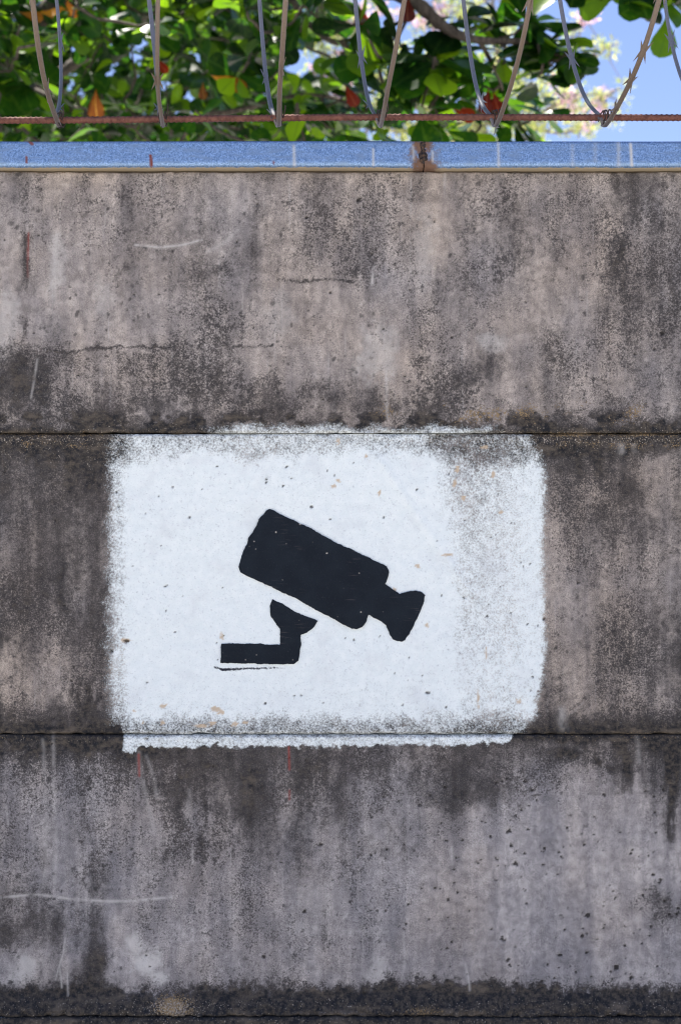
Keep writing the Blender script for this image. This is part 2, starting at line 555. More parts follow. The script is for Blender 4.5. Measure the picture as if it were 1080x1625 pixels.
XS = axis_points(-0.59, 0.59, 0.002, [(1.0, 0.005), (2.0, 0.02), (4.5, 0.1)])


def wall_attrs(X, Z, U, V, uc, vc):
    st = stain_map(U, V)
    streak = fbm(U / 14, V / 150, 4, 91) - 0.5
    blotch = fbm(U / 26, V / 34, 4, 95) - 0.5
    fine = fbm(U / 7, V / 7, 3, 99) - 0.5
    st = (st - 0.5) * 1.25 + 0.50 + streak * 0.46 + blotch * 0.40 + fine * 0.40
    st = st - sst(1215, 1330, V) * (1 - sst(1540, 1575, V)) * (0.10 + 0.30 * sst(480, 760, U)) + 0.08 * sst(690, 720, V) * (1 - sst(1000, 1100, V)) * sst(400, 200, U)
    # black line of growth along the joints
    for vj, wd in ((688, 8), (1165, 9)):
        st = st + 0.35 * np.exp(-((V - vj) / wd) ** 2)
    # cracks in the top course
    for pts in ([(75, 557), (110, 560), (150, 553), (200, 550), (270, 552)], [(440, 444), (480, 448), (520, 444), (560, 448)],
                [(370, 550), (430, 549)], [(860, 1375), (930, 1380)]):
        d = seg_dist(U, V + 8 * fine, pts)
        st = st + 0.5 * np.exp(-(d / 2.0) ** 2)
    # hand-placed dark streaks and blobs of stain
    for pts, wd, s in (([(1058, 1170), (1066, 1250), (1062, 1330)], 9, .5), ([(990, 1185), (992, 1255)], 7, .4), ([(140, 1200), (138, 1330), (142, 1400)], 7, .35),
                       ([(290, 1195), (290, 1330)], 9, .3), ([(330, 1215), (326, 1320)], 4, .35), ([(985, 265), (990, 305)], 10, .4),
                       ([(985, 380), (978, 470)], 9, .25), ([(43, 370), (40, 560)], 6, .4), ([(895, 1195), (940, 1205), (970, 1222)], 6, .5),
                       ([(98, 905), (98, 965)], 8, .3), ([(130, 1100), (140, 1110)], 18, .5)):
        d = seg_dist(U, V, pts)
        st = st + 1.2 * s * np.exp(-(d / (wd * 1.25)) ** 2) * sst(.30, .66, fbm(U / 9, V / 26, 4, 163))
    a = {}
    nb = fbm(U / 24, V / 18, 4, 151)
    st = st + 0.75 * np.exp(-((V - 670) / 16) ** 2) * sst(.46, .62, nb) * (V < 688)
    st = st + 0.45 * np.exp(-((V - 705) / 22) ** 2) * sst(.40, .60, nb) * (V >= 688)
    st = st + 0.55 * np.exp(-((V - 1172) / 22) ** 2) * sst(.36, .58, nb) * (sst(210, 180, U) + sst(830, 880, U) * .8)
    line = 1573 + 34 * (fbm(U / 70, U * 0 + 3.3, 4, 155) - 0.5) + 16 * (nb - 0.5) + 14 * np.exp(-((U - 250) / 30) ** 2) - 8 * sst(600, 700, U) * (1 - sst(760, 860, U))
    st = st + 0.80 * sst(-20, 18, V - line + 60 * fine * 0.6) * (1 - 0.75 * np.exp(-((U - 275) / 36) ** 2 - ((V - 1596) / 24) ** 2) - 0.6 * np.exp(-((U - 670) / 46) ** 2 - ((V - 1602) / 16) ** 2))  # growth thinned where the warm-lit patches are painted
    a['grit'] = np.clip(0.40 + 0.85 * sst(.30, .70, fbm(U / 75, V / 95, 3, 157)) + 0.3 * (fine * 2), 0.3, 1.4)
    a['stain'] = np.clip(st, -0.3, 1.6)
    wm = 0.55 + (fbm(U / 120, V / 160, 3, 103) - 0.5) * 1.2 - 0.45 * sst(1150, 1260, V) + 0.25 * (1 - sst(250, 330, V))
    wm = wm + 0.6 * np.exp(-((U - 680) / 50) ** 2 - ((V - 380) / 80) ** 2) + 0.2 * sst(690, 760, V) * (1 - sst(1100, 1200, V))
    a['warm'] = np.clip(wm, 0, 1)
    for (u, v, ru, rv, s) in ((1050, 1440, 42, 46, .75), (1000, 1425, 26, 34, .45), (985, 1350, 14, 40, .35), (725, 1275, 60, 26, .35), (1068, 1215, 14, 60, .6), (995, 1225, 14, 30, .6),
                              (895, 1200, 26, 16, .5), (640, 1330, 60, 40, .22), (760, 1385, 50, 16, .25), (50, 1475, 90, 34, .35), (150, 1520, 22, 50, .45), (310, 1345, 22, 26, .45), (400, 1270, 30, 50, .25)):
        g = np.exp(-((U - u) / ru) ** 2 - ((V - v) / rv) ** 2)
        a['stain'] = a['stain'] + 0.55 * s * sst(.10, .95, g * (0.35 + 1.3 * fbm(U / 15, V / 22, 4, 167)))
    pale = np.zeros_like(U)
    splat(pale, uc, vc, [(40, 1535, 26, 26, .5), (28, 1550, 16, 18, .5), (218, 1505, 20, 26, .6), (232, 1528, 22, 26, .8), (250, 1550, 22, 16, .7), (600, 1545, 20, 30, .36), (616, 1572, 16, 14, .36), (90, 430, 14, 60, .35), (600, 565, 34, 50, .40),  # bare patches at far left; the next five blots are painted light patches
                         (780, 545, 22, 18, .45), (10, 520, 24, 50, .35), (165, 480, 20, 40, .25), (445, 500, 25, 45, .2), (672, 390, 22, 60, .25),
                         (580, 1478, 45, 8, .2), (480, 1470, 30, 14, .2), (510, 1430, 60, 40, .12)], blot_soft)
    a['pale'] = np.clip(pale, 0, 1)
    sp = np.zeros_like(U)
    splat(sp, uc, vc, [(u, v, r, r * (0.8 + 0.5 * ((u * 7.3) % 1)), .35 + .4 * ((v * 5.7) % 1)) for (u, v, r) in SPOTS], blot)
    a['spot'] = sp
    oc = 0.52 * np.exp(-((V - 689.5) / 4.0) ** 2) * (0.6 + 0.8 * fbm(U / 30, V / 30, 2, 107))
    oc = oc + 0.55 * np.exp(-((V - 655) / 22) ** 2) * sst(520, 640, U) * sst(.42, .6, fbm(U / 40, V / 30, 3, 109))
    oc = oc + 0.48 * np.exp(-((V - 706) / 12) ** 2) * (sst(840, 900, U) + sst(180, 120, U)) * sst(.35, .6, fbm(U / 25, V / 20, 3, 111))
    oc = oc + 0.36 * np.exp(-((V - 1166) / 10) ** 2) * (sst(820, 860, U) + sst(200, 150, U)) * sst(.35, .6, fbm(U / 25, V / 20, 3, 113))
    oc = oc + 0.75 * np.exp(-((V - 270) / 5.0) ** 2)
    oc = oc + 0.80 * np.exp(-((U - 275) / 38) ** 2 - ((V - 1594) / 20) ** 2) + 0.55 * np.exp(-((U - 670) / 50) ** 2 - ((V - 1603) / 12) ** 2)  # two warm-lit patches on the moss, painted as ochre
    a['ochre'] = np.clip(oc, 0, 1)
    a['fleck'] = np.clip(0.10 + 0.16 * np.exp(-((V - 655) / 25) ** 2) + 0.14 * np.exp(-((V - 720) / 60) ** 2) + 0.30 * np.exp(-((V - 1172) / 18) ** 2) + 0.26 * np.exp(-((V - 690) / 16) ** 2)
                         + 0.16 * sst(688, 700, V) * (1 - sst(1000, 1150, V)) + 0.34 * sst(1568, 1590, V) + 0.3 * np.exp(-((U - 275) / 40) ** 2 - ((V - 1596) / 16) ** 2), 0, 1)  # last term brightens the left painted light patch
    sc = np.zeros_like(U)
    for pts, wd, s in SCRATCH:
        d = seg_dist(U, V, pts)
        sc = np.maximum(sc, s * 0.9 * np.exp(-(d / wd) ** 2) * sst(.2, .8, fbm(U / 9, V / 14, 3, 121) + .12))
    a['scratch'] = np.clip(sc, 0, 1)
    dr = np.zeros_like(U)
    for pts, wd, s in DRIP:
        d = seg_dist(U, V, pts)
        dr = np.maximum(dr, s * np.exp(-(d / wd) ** 2))
    a['drip'] = dr
    a['paint'] = paint_map(U, V)
    ch = np.zeros_like(U)
    splat(ch, uc, vc, [(u, v, ru * .8, rv * .8, .85) for (u, v, ru, rv) in CHIPS], blot)
    a['chip'] = ch
    so = 0.75 * np.exp(-(seg_dist(U, V, [(340, 1059), (352, 1062), (400, 1061), (440, 1060), (468, 1061)]) / 2.6) ** 2) * (1 - 0.45 * sst(400, 470, U))
    so = so + 0.35 * np.exp(-(seg_dist(U, V, [(352, 1064), (380, 1066)]) / 2.4) ** 2)
    a['soot'] = np.clip(so, 0, 1)
    pit = np.zeros_like(U)
    splat(pit, uc, vc, [(u, v, max(1.1, r * .78), max(1.0, r * .66), .9) for (u, v, r) in PITS], blot)
    a['pit'] = pit
    return a


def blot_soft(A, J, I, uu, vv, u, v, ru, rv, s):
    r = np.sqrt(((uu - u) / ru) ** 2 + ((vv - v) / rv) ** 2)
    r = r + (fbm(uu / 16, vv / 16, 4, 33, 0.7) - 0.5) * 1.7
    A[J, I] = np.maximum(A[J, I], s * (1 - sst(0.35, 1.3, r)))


CONC = concrete_material()
wall = empty('concrete_wall', (0, WALL_BACK / 2, 0), 'tall mould-streaked grey concrete wall with a white painted panel', 'wall')
wall['kind'] = 'thing'
paint_parts = []
for ci in range(4):
    z1, z0 = ZJ[ci] - 0.0007, ZJ[ci + 1] + 0.0007
    if ci < 3:
        nz = int(round((z1 - z0) / 0.002)) + 1
        zs = np.linspace(z0, z1, nz)
    else:
        zs = np.concatenate([np.linspace(z0, 0.5, 24)[:-1], np.arange(0.5, z1, 0.003), [z1]])
    X, Z = np.meshgrid(XS, zs)
    Y = surface(X, Z, ci)
    U, V = 540 + X * S, 812.5 - (Z - EYE) * S
    if ci < 2:                       # chipped lower arris
        Z = Z + 0.0075 * np.clip(fbm(X * 34, X * 0 + ci * 7.7, 4, 87, 0.7) - 0.47, 0, 1) * np.exp(-((Z - z0) / 0.007) ** 2)
    uc = U[0]
    # splat helpers want ascending v: work on the flipped grid
    A = wall_attrs(X[::-1], Z[::-1], U[::-1], V[::-1], uc, V[::-1][:, 0])
    A = {k: a[::-1] for k, a in A.items()}
    Y = Y + A['pit'] * 0.0022 + A['chip'] * 0.0004
    # wrap the rim back to give the course its depth
    def wrap(M, rim=None):
        M = np.pad(M, 1, mode='edge')
        if rim is not None:
            M[0], M[-1], M[:, 0], M[:, -1] = rim, rim, rim, rim
        return M
    Xw, Zw, Yw = wrap(X), wrap(Z), wrap(Y, WALL_BACK)
    nr, nc = Xw.shape
    q = grid_quads(nr, nc)
    back = np.array([[0, (nr - 1) * nc, nr * nc - 1, nc - 1]])
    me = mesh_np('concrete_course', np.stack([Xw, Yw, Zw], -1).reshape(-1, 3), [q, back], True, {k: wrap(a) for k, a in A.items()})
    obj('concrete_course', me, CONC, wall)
    # paint film lying on this course
    if ci < 3:
        f = A['paint'] + (fbm(U / 5, V / 5, 2, 131) - 0.5) * 0.35
        keep = f > 0.33
        cell = keep[:-1, :-1] & keep[1:, :-1] & keep[:-1, 1:] & keep[1:, 1:]
        if cell.any():
            qq = grid_quads(*X.shape).reshape(X.shape[0] - 1, X.shape[1] - 1, 4)[cell]
            used, inv = np.unique(qq, return_inverse=True)
            co = np.stack([X, Y - 0.0007, Z], -1).reshape(-1, 3)[used]
            paint_parts.append((co, inv.reshape(-1, 4), {k: a.reshape(-1)[used] for k, a in A.items()}))

off, cv, cq, ca = 0, [], [], {}
for co, qq, at in paint_parts:
    cv.append(co)
    cq.append(qq + off)
    off += len(co)
    for k, a in at.items():
        ca.setdefault(k, []).append(a)
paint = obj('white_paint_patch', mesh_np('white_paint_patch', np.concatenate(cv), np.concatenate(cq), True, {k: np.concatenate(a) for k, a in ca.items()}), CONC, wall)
paint['label'] = 'rough rectangle of white roller paint with fading edges'


# black stencil of a surveillance camera ----------------------------
def stencil_material():
    m, t, b = new_mat('black_stencil_paint')
    k = NB(t)
    pos = k.geo()
    n1 = k.noise(pos, 25, 4, 0.6)
    col = k.mix(k.step(n1, 0.35, 0.7), (0.0045, 0.0085, 0.0150), (0.008, 0.0135, 0.021))
    g = k.noise(pos, 420, 3, 0.65)
    col = k.mix(k.math('MULTIPLY', k.step(g, 0.60, 0.74), 0.35), col, (0.07, 0.08, 0.095))
    vz = k.n('ShaderNodeTexVoronoi')
    vz.inputs['Scale'].default_value = 85
    t.links.new(pos, vz.inputs['Vector'])
    dots = k.step(vz.outputs['Distance'], 0.20, 0.09)
    sel = k.step(k.noise(pos, 38, 2, 0.5), 0.60, 0.66)
    col = k.mix(k.math('MULTIPLY', dots, k.math('MULTIPLY', sel, 0.85)), col, (0.55, 0.52, 0.47))
    # worn scuffs
    sc = k.math('MULTIPLY', k.step(k.noise(k.scaled(pos, (25, 25, 420)), 1.0, 3, 0.6), 0.56, 0.72), k.step(k.noise(pos, 14, 2, 0.5), 0.52, 0.66))
    col = k.mix(k.math('MULTIPLY', sc, 0.45), col, (0.16, 0.14, 0.14))
    t.links.new(col, b.inputs['Base Color'])
    b.inputs['Roughness'].default_value = 0.75
    b.inputs['Specular IOR Level'].default_value = 0.2
    t.links.new(k.bump(g, 0.5, 0.0012), b.inputs['Normal'])
    return m


STM = stencil_material()
BODY = [(270, 58), (285, 53), (310, 60), (350, 82), (480, 145), (600, 210), (700, 255), (800, 305), (825, 318), (837, 340), (836, 360), (818, 400),
        (845, 418), (885, 446), (925, 436), (960, 428), (990, 437), (1005, 452), (1000, 480), (965, 565), (930, 630), (912, 660), (895, 667), (855, 655),
        (840, 635), (825, 590), (805, 572), (745, 543), (730, 575), (715, 600), (690, 608), (665, 606), (600, 572), (530, 535), (450, 490), (400, 462),
        (330, 430), (220, 380), (150, 345), (142, 320), (155, 270), (180, 212), (187, 185), (205, 165), (240, 95)]
BRACKET = [(298, 470), (345, 490), (400, 525), (440, 542), (508, 570), (490, 600), (460, 625), (430, 637), (431, 675), (425, 730), (418, 755), (400, 770),
           (300, 770), (58, 765), (62, 678), (200, 676), (333, 681), (332, 605), (310, 580), (290, 545), (289, 500)]


def stencil(name, raw, parent):
    pts = [(330 + x / 2.919, 790 + y / 2.92) for x, y in raw]
    out = []
    n = len(pts)
    for i in range(n):
        (x0, y0), (x1, y1) = pts[i], pts[(i + 1) % n]
        L = math.hypot(x1 - x0, y1 - y0)
        m_ = max(1, int(L / 1.8))
        for j in range(m_):
            t = j / m_
            x, y = x0 + (x1 - x0) * t, y0 + (y1 - y0) * t
            nx, ny = (y1 - y0) / L, -(x1 - x0) / L
            a = random.gauss(0, 0.22) + (float(vnoise(np.array([x / 9.0]), np.array([y / 9.0]), 7)[0]) - 0.5) * 1.8
            out.append((x + nx * a, y + ny * a))
    front = [P(u, v, 0) for u, v in out]
    me = bpy.data.meshes.new(name)
    fy = [float(surface(np.array([[p.x]]), np.array([[p.z]]), 1)[0, 0]) for p in front]
    yf = min(fy) - 0.0016
    nn = len(front)
    res = delaunay_2d_cdt([Vector((p.x, p.z)) for p in front], [], [list(range(nn))], 1, 1e-6)
    V_ = [(p.x, yf, p.y) for p in res[0]]
    F_ = [tuple(f) for f in res[2]]
    n0 = len(V_)
    V_ += [(p.x, yf, p.z) for p in front] + [(p.x, y_ + 0.0005, p.z) for p, y_ in zip(front, fy)]
    F_ += [(n0 + i, n0 + nn + i, n0 + nn + (i + 1) % nn, n0 + (i + 1) % nn) for i in range(nn)]
    me.from_pydata(V_, [], F_)
    o = obj(name, me, STM)
    o.parent = parent
    return o


s1 = stencil('camera_stencil', BODY, paint)
s1['label'] = 'black stencilled security camera body with flared lens'
s2 = stencil('bracket_stencil', BRACKET, paint)
s2['label'] = 'black stencilled camera mounting bracket'


# ------------------------------------------------------------------ galvanised rail on the wall top
def rail_material():
    m, t, b = new_mat('galvanised_steel')
    k = NB(t)
    pos = k.geo()
    sp = k.noise(pos, 420, 3, 0.7)
    bl = k.noise(k.scaled(pos, (40, 40, 160)), 1.0, 4, 0.6)
    col = k.mix(k.step(sp, 0.30, 0.70), (0.085, 0.165, 0.31), (0.31, 0.46, 0.72))
    col = k.mix(k.step(bl, 0.4, 0.75), col, (0.20, 0.29, 0.43))
    n = k.noise(pos, 150, 4, 0.65)
    under = k.step(k.math('ADD', k.attr('lip'), k.math('MULTIPLY', k.math('SUBTRACT', n, 0.5), 0.9)), 0.40, 0.70)
    col = k.mix(under, col, (0.36, 0.30, 0.21))  # warm ground reflection painted into the lip colour
    rust = k.step(k.math('ADD', k.attr('rust'), k.math('MULTIPLY', k.math('SUBTRACT', n, 0.5), 1.1)), 0.22, 0.80)
    col = k.mix(rust, col, k.mix(n, (0.06, 0.032, 0.022), (0.22, 0.125, 0.08)))
    drip = k.attr('drip')
    col = k.mix(drip, col, (0.62, 0.60, 0.55))
    red = k.attr('red')
    col = k.mix(red, col, (0.16, 0.035, 0.025))
    t.links.new(col, b.inputs['Base Color'])
    dull = k.math('MAXIMUM', k.math('MAXIMUM', rust, under), k.math('MAXIMUM', drip, red))
    t.links.new(k.math('SUBTRACT', 0.80, k.math('MULTIPLY', dull, 0.78)), b.inputs['Metallic'])
    t.links.new(k.math('ADD', 0.46, k.math('MULTIPLY', dull, 0.4)), b.inputs['Roughness'])
    t.links.new(k.bump(sp, 0.35, 0.001), b.inputs['Normal'])
    return m


GALV = rail_material()
YF = -0.020
rail = empty('metal_rail', (0, WALL_BACK / 2, P(0, 268).z), 'galvanised steel rail capping the top of the concrete wall', 'rail')


def rail_profile():
    zt, zb = P(0, 223, YF).z, P(0, 268.5, -0.008).z
    zb = max(zb, ZJ[0] + 0.0004)
    yb = WALL_BACK + 0.012
    r = 0.0085
    pr = []
    for i in range(6):                       # underside to front, rounded
        a = math.pi / 2 * i / 5
        pr.append((YF + r - r * math.sin(a), zb + r - r * math.cos(a), max(0.0, 1.0 - i / 3.6)))
    for t in np.linspace(0.12, 1, 12):
        pr.append((YF, zb + r + (zt - 0.003 - zb - r) * t, 0.0))
    for i in range(1, 4):
        a = math.pi / 2 * i / 3
        pr.append((YF + 0.003 - 0.003 * math.cos(a), zt - 0.003 + 0.003 * math.sin(a), 0.0))
    pr += [(0.06, zt, 0), (yb, zt, 0), (yb, zb, 1)]
    return pr


UJ = 671.0
for si, (ua, ub) in enumerate(((-4400, UJ - 0.9), (UJ + 0.9, 4400))):
    xa, xb = (ua - 540) / S, (ub - 540) / S
    xs = np.unique(np.concatenate([np.linspace(xa, xb, 30), np.arange(max(xa, -0.62), min(xb, 0.62), 0.002)]))
    pr = np.array(rail_profile())
    Xr, K = np.meshgrid(xs, np.arange(len(pr)))
    Yr, Zr, lip = pr[K, 0], pr[K, 1].copy(), pr[K, 2]
    bow = 0.0012 * np.exp(-np.abs(Xr - (UJ - 540) / S) / 0.05)
    Zr = Zr - bow * (Zr < Zr.mean()) - 0.0006 * (1 if si else 0) + (vnoise(Xr * 6, K * 0.0, 3) - 0.5) * 0.0012
    Yr = Yr - 0.0008 * (1 if si else 0)
    U = 540 + Xr * S * D / (D + Yr)
    V = 812.5 - (Zr - EYE) * S * D / (D + Yr)
    n1 = fbm(U / 16, V / 16, 3, 141)
    rust = 0.55 * np.exp(-((U - UJ - 2) / 20) ** 2) * (0.4 + 1.2 * n1) + 0.36 * np.exp(-((U - UJ) / 40) ** 2) * (0.2 + 1.5 * n1)
    drip = np.zeros_like(U)
    for pts, wd, s in (([(1000, 228), (1002, 262)], 2.2, .8), ([(466, 232), (467, 262)], 2.4, .55), ([(592, 236), (592, 262)], 1.8, .6), ([(790, 226), (791, 264)], 2.2, .5),
                       ([(981, 226), (981, 262)], 3, .35), ([(908, 230), (908, 262)], 3, .22), ([(944, 228), (944, 255)], 3, .18), ([(655, 232), (656, 252)], 2, .4), ([(686, 240), (686, 256)], 1.6, .6)):
        drip = np.maximum(drip, s * np.exp(-(seg_dist(U, V, pts) / wd) ** 2))
    red = np.zeros_like(U)
    for pts, wd, s in (([(239, 246), (240, 263)], 2.6, 1), ([(42, 248), (42, 257)], 1.8, .9), ([(46, 223), (51, 228)], 2.2, .9), ([(434, 256), (434, 258)], 1.6, .9), ([(140, 222.5), (170, 222.5)], 1.4, .5)):
        red = np.maximum(red, s * sst(1.3, .6, seg_dist(U, V, pts) / wd + (n1 - .5)))
    nr, nc = Xr.shape
    a = np.arange(nr * nc).reshape(nr, nc)
    an = np.roll(a, -1, axis=0)
    q = np.stack([a[:, :-1].ravel(), a[:, 1:].ravel(), an[:, 1:].ravel(), an[:, :-1].ravel()], 1)[:, ::-1]
    ends = [list(a[:, 0]), list(a[:, -1])[::-1]]
    me = mesh_np('rail_section', np.stack([Xr, Yr, Zr], -1).reshape(-1, 3), [q, np.array(ends)], True,
                 {'lip': lip, 'rust': rust, 'drip': drip, 'red': red})
    me.set_sharp_from_angle(angle=math.radians(50))
    obj('rail_section', me, GALV, rail)


# weld at the joint
def weld_material():
    m, t, b = new_mat('burnt_weld')
    k = NB(t)
    pos = k.geo()
    n = k.noise(pos, 260, 4, 0.7)
    col = k.mix(k.step(n, 0.35, 0.7), (0.012, 0.013, 0.016), (0.11, 0.062, 0.035))
    t.links.new(col, b.inputs['Base Color'])
    b.inputs['Roughness'].default_value = 0.7
    b.inputs['Metallic'].default_value = 0.3
    t.links.new(k.bump(n, 0.8, 0.002), b.inputs['Normal'])
    return m


pts, rad = [], []
for i in range(22):
    v = 225 + i * 1.65
    pts.append(P(UJ + 1.2 * math.sin(i * 1.7) + random.uniform(-.8, .8), v, YF + 0.001))
    rad.append((0.0030 + 0.0042 * math.exp(-((v - 248) / 8) ** 2) + 0.0022 * math.exp(-((v - 230) / 4) ** 2)) * random.uniform(0.85, 1.15))
wv, wp = sweep(pts, rad, 10)
wv[:, 1] = YF + (wv[:, 1] - YF) * 0.55
obj('weld_bead', mesh_np('weld_bead', wv, wp), weld_material(), rail)


# ------------------------------------------------------------------ rusty reinforcing bar
def rust_material(name, c1, c2, c3, metal=0.15):
    m, t, b = new_mat(name)
    k = NB(t)
    pos = k.geo()
    n = k.noise(pos, 90, 5, 0.65)
    f = k.noise(pos, 600, 3, 0.6)
    col = k.mix(k.step(n, 0.32, 0.68), c1, c2)
    col = k.mix(k.step(f, 0.58, 0.72), col, c3)
    t.links.new(col, b.inputs['Base Color'])
    b.inputs['Roughness'].default_value = 0.82
    b.inputs['Metallic'].default_value = metal
    t.links.new(k.bump(f, 0.6, 0.0008), b.inputs['Normal'])
    return m


RUST = rust_material('rusty_iron', (0.10, 0.036, 0.026), (0.20, 0.082, 0.058), (0.27, 0.14, 0.10))
YB = -0.004
xs = np.unique(np.concatenate([np.linspace(-2.4, 2.4, 100), np.arange(-0.62, 0.62, 0.0011)]))
seg = 12
th = np.arange(seg) / seg * 2 * math.pi
XB, TH = np.meshgrid(xs, th)
vbar = 190.5 - 5.0 * sst(0, 640, 540 + XB * S) + 0.8 * sst(700, 1080, 540 + XB * S)
ZC = EYE + (812.5 - vbar) / S * (D + YB) / D
RR = 0.0052 + 0.0010 * np.clip(np.cos(2 * np.pi * XB / 0.0085 + np.where(np.sin(TH) > 0, 1, -1) * TH * 1.2), 0, 1) ** 1.5
RR = RR + 0.0007 * (np.abs(np.cos(TH)) > 0.95)
vb_ = np.stack([XB, YB + RR * np.cos(TH), ZC + RR * np.sin(TH)], -1)
nr, nc = XB.shape
a = np.arange(nr * nc).reshape(nr, nc)
an = np.roll(a, -1, axis=0)
q = np.stack([a[:, :-1].ravel(), a[:, 1:].ravel(), an[:, 1:].ravel(), an[:, :-1].ravel()], 1)
rebar = empty('reinforcing_bar', (0, YB, P(0, 222).z), 'long rusty ribbed steel bar running just above the galvanised rail', 'steel bar')
obj('ribbed_bar', mesh_np('ribbed_bar', vb_.reshape(-1, 3), [q, np.array([list(a[:, 0])[::-1], list(a[:, -1])])]), RUST, rebar)
zrail = P(0, 223, YF).z
for xx in (-2.2, -1.15, 1.15, 2.2):      # short stubs that hold the bar, welded on the rail beyond the picture's sides
    pv, pp = sweep([(xx, YB, zrail - 0.001), (xx, YB, zrail + 0.025), (xx, YB, P(0, 188, YB).z + 0.30)], [0.007, 0.007, 0.006], 8)
    obj('upright', mesh_np('upright', pv, pp), RUST, rebar)


# ------------------------------------------------------------------ razor wire coil
def wire_material():
    m, t, b = new_mat('weathered_razor_wire')
    k = NB(t)
    pos = k.geo()
    n = k.noise(pos, 14, 4, 0.6)
    f = k.noise(pos, 420, 3, 0.6)
    # warm ground bounce painted on the road side, zinc grey on the far side
    y = k.n('ShaderNodeSeparateXYZ')
    t.links.new(pos, y.inputs[0])
    br = k.step(k.math('ADD', k.math('MULTIPLY', y.outputs['Y'], -7.0), k.math('SUBTRACT', n, 0.5)), -0.25, 0.45)
    col = k.mix(br, (0.17, 0.18, 0.21), (0.21, 0.165, 0.13))
    col = k.mix(k.math('MULTIPLY', k.step(f, 0.5, 0.75), 0.7), col, (0.11, 0.085, 0.07))
    t.links.new(col, b.inputs['Base Color'])
    b.inputs['Metallic'].default_value = 0.35
    b.inputs['Roughness'].default_value = 0.6
    t.links.new(k.bump(f, 0.4, 0.0006), b.inputs['Normal'])
    return m


WIRE = wire_material()
UB = [-420, -250, -72, 97, 260, 443, 603, 785, 957, 1132, 1310, 1480]
XBOT = [(u - 540) / S for u in UB]
R_C = 0.27
YC = -0.065
ZCOIL = P(0, 203, 0).z + R_C


def coil(t):
    """t in turns; whole numbers are the lowest points"""
    i = int(math.floor(t))
    f0 = t - i
    f = f0 - 0.05 * math.sin(2 * math.pi * f0) / (2 * math.pi)
    def g(j):
        j2 = min(max(j, 0), len(XBOT) - 1)
        return XBOT[j2] + (j - j2) * 0.18
    p0, p1, p2, p3 = g(i - 1), g(i), g(i + 1), g(i + 2)
    x = 0.5 * ((2 * p1) + (-p0 + p2) * f + (2 * p0 - 5 * p1 + 4 * p2 - p3) * f * f + (-p0 + 3 * p1 - 3 * p2 + p3) * f ** 3)
    th_ = 2 * math.pi * f0
    wob = 0.010 * math.sin(3.1 * t + 0.6) + 0.006 * math.sin(11.3 * t)
    r = R_C + 0.008 * math.sin(5.3 * t + 1.0)
    pin = math.exp(-(min(f0, 1 - f0) / 0.030) ** 2)
    y = YC * (1 - pin) + (YB - 0.011) * pin - r * math.sin(th_) * (1.0 if math.sin(th_) > 0 else 0.78)
    z = ZCOIL - r * math.cos(th_) + (r - R_C) - 0.012 * math.exp(-(min(f0, 1 - f0) / 0.035) ** 2) + 0.012
    return Vector((x + wob * abs(math.sin(th_ / 2)), y, z))


razor = empty('razor_wire', (0, YB, P(0, 196).z), 'coil of weathered razor wire looping along the rusty bar', 'razor wire')
NT = len(UB) - 1
tt = np.linspace(0, NT, NT * 90 + 1)
cpts = [coil(float(t)) for t in tt]
# wrapped tape around a core: an oval section with a seam groove
prof = []
for i in range(12):
    a_ = 2 * math.pi * i / 12
    rr = 1.0
    if i in (3,):
        rr = 0.62
    prof.append((0.0040 * rr * math.cos(a_), 0.0028 * rr * math.sin(a_)))
vv, qq = [], []
frames = []
for i, p in enumerate(cpts):
    tg = (cpts[min(i + 1, len(cpts) - 1)] - cpts[max(i - 1, 0)]).normalized()
    ctr = Vector((p.x, YC, ZCOIL))
    nrm = (p - ctr).normalized()
    bi = tg.cross(nrm).normalized()
    nrm = bi.cross(tg).normalized()
    tw = 0.5 * math.sin(i * 0.031) + 0.35 * math.sin(i * 0.077 + 1)
    n2 = nrm * math.cos(tw) + bi * math.sin(tw)
    b2 = bi * math.cos(tw) - nrm * math.sin(tw)
    frames.append((p, tg, n2, b2))
    for (pa_, pb_) in prof:
        vv.append(p + b2 * pa_ + n2 * pb_)
np_ = len(prof)
for i in range(len(cpts) - 1):
    for k in range(np_):
        qq.append((i * np_ + k, i * np_ + (k + 1) % np_, (i + 1) * np_ + (k + 1) % np_, (i + 1) * np_ + k))
obj('coiled_tape', mesh_np('coiled_tape', np.array([tuple(p) for p in vv]), [np.array(qq), np.array([list(range(np_))[::-1], list(range(len(vv) - np_, len(vv)))])]), WIRE, razor)


def barb_mesh():
    """a plate with four swept-out points, local X along the tape, Y across"""
    V_, F_ = [], []
    def plate(out, thick=0.0005):
        n0 = len(V_)
        for z in (-thick, thick):
            for (x, y) in out:
                V_.append((x, y, z + abs(y) * 0.25))
        n = len(out)
        F_.append(list(range(n0, n0 + n))[::-1])
        F_.append(list(range(n0 + n, n0 + 2 * n)))
        for i in range(n):
            F_.append([n0 + i, n0 + (i + 1) % n, n0 + n + (i + 1) % n, n0 + n + i])
    for sx in (-1, 1):
        for sy in (-1, 1):
            o_ = [(0.000, sy * 0.0025), (sx * 0.007, sy * 0.0025), (sx * 0.0200, sy * 0.0095), (sx * 0.007, sy * 0.0062), (0.000, sy * 0.0045)]
            if sx * sy < 0:
                o_ = o_[::-1]
            plate(o_)
    me = bpy.data.meshes.new('barb')
    me.from_pydata(V_, [], F_)
    me.materials.append(WIRE)
    return me


BARB = barb_mesh()


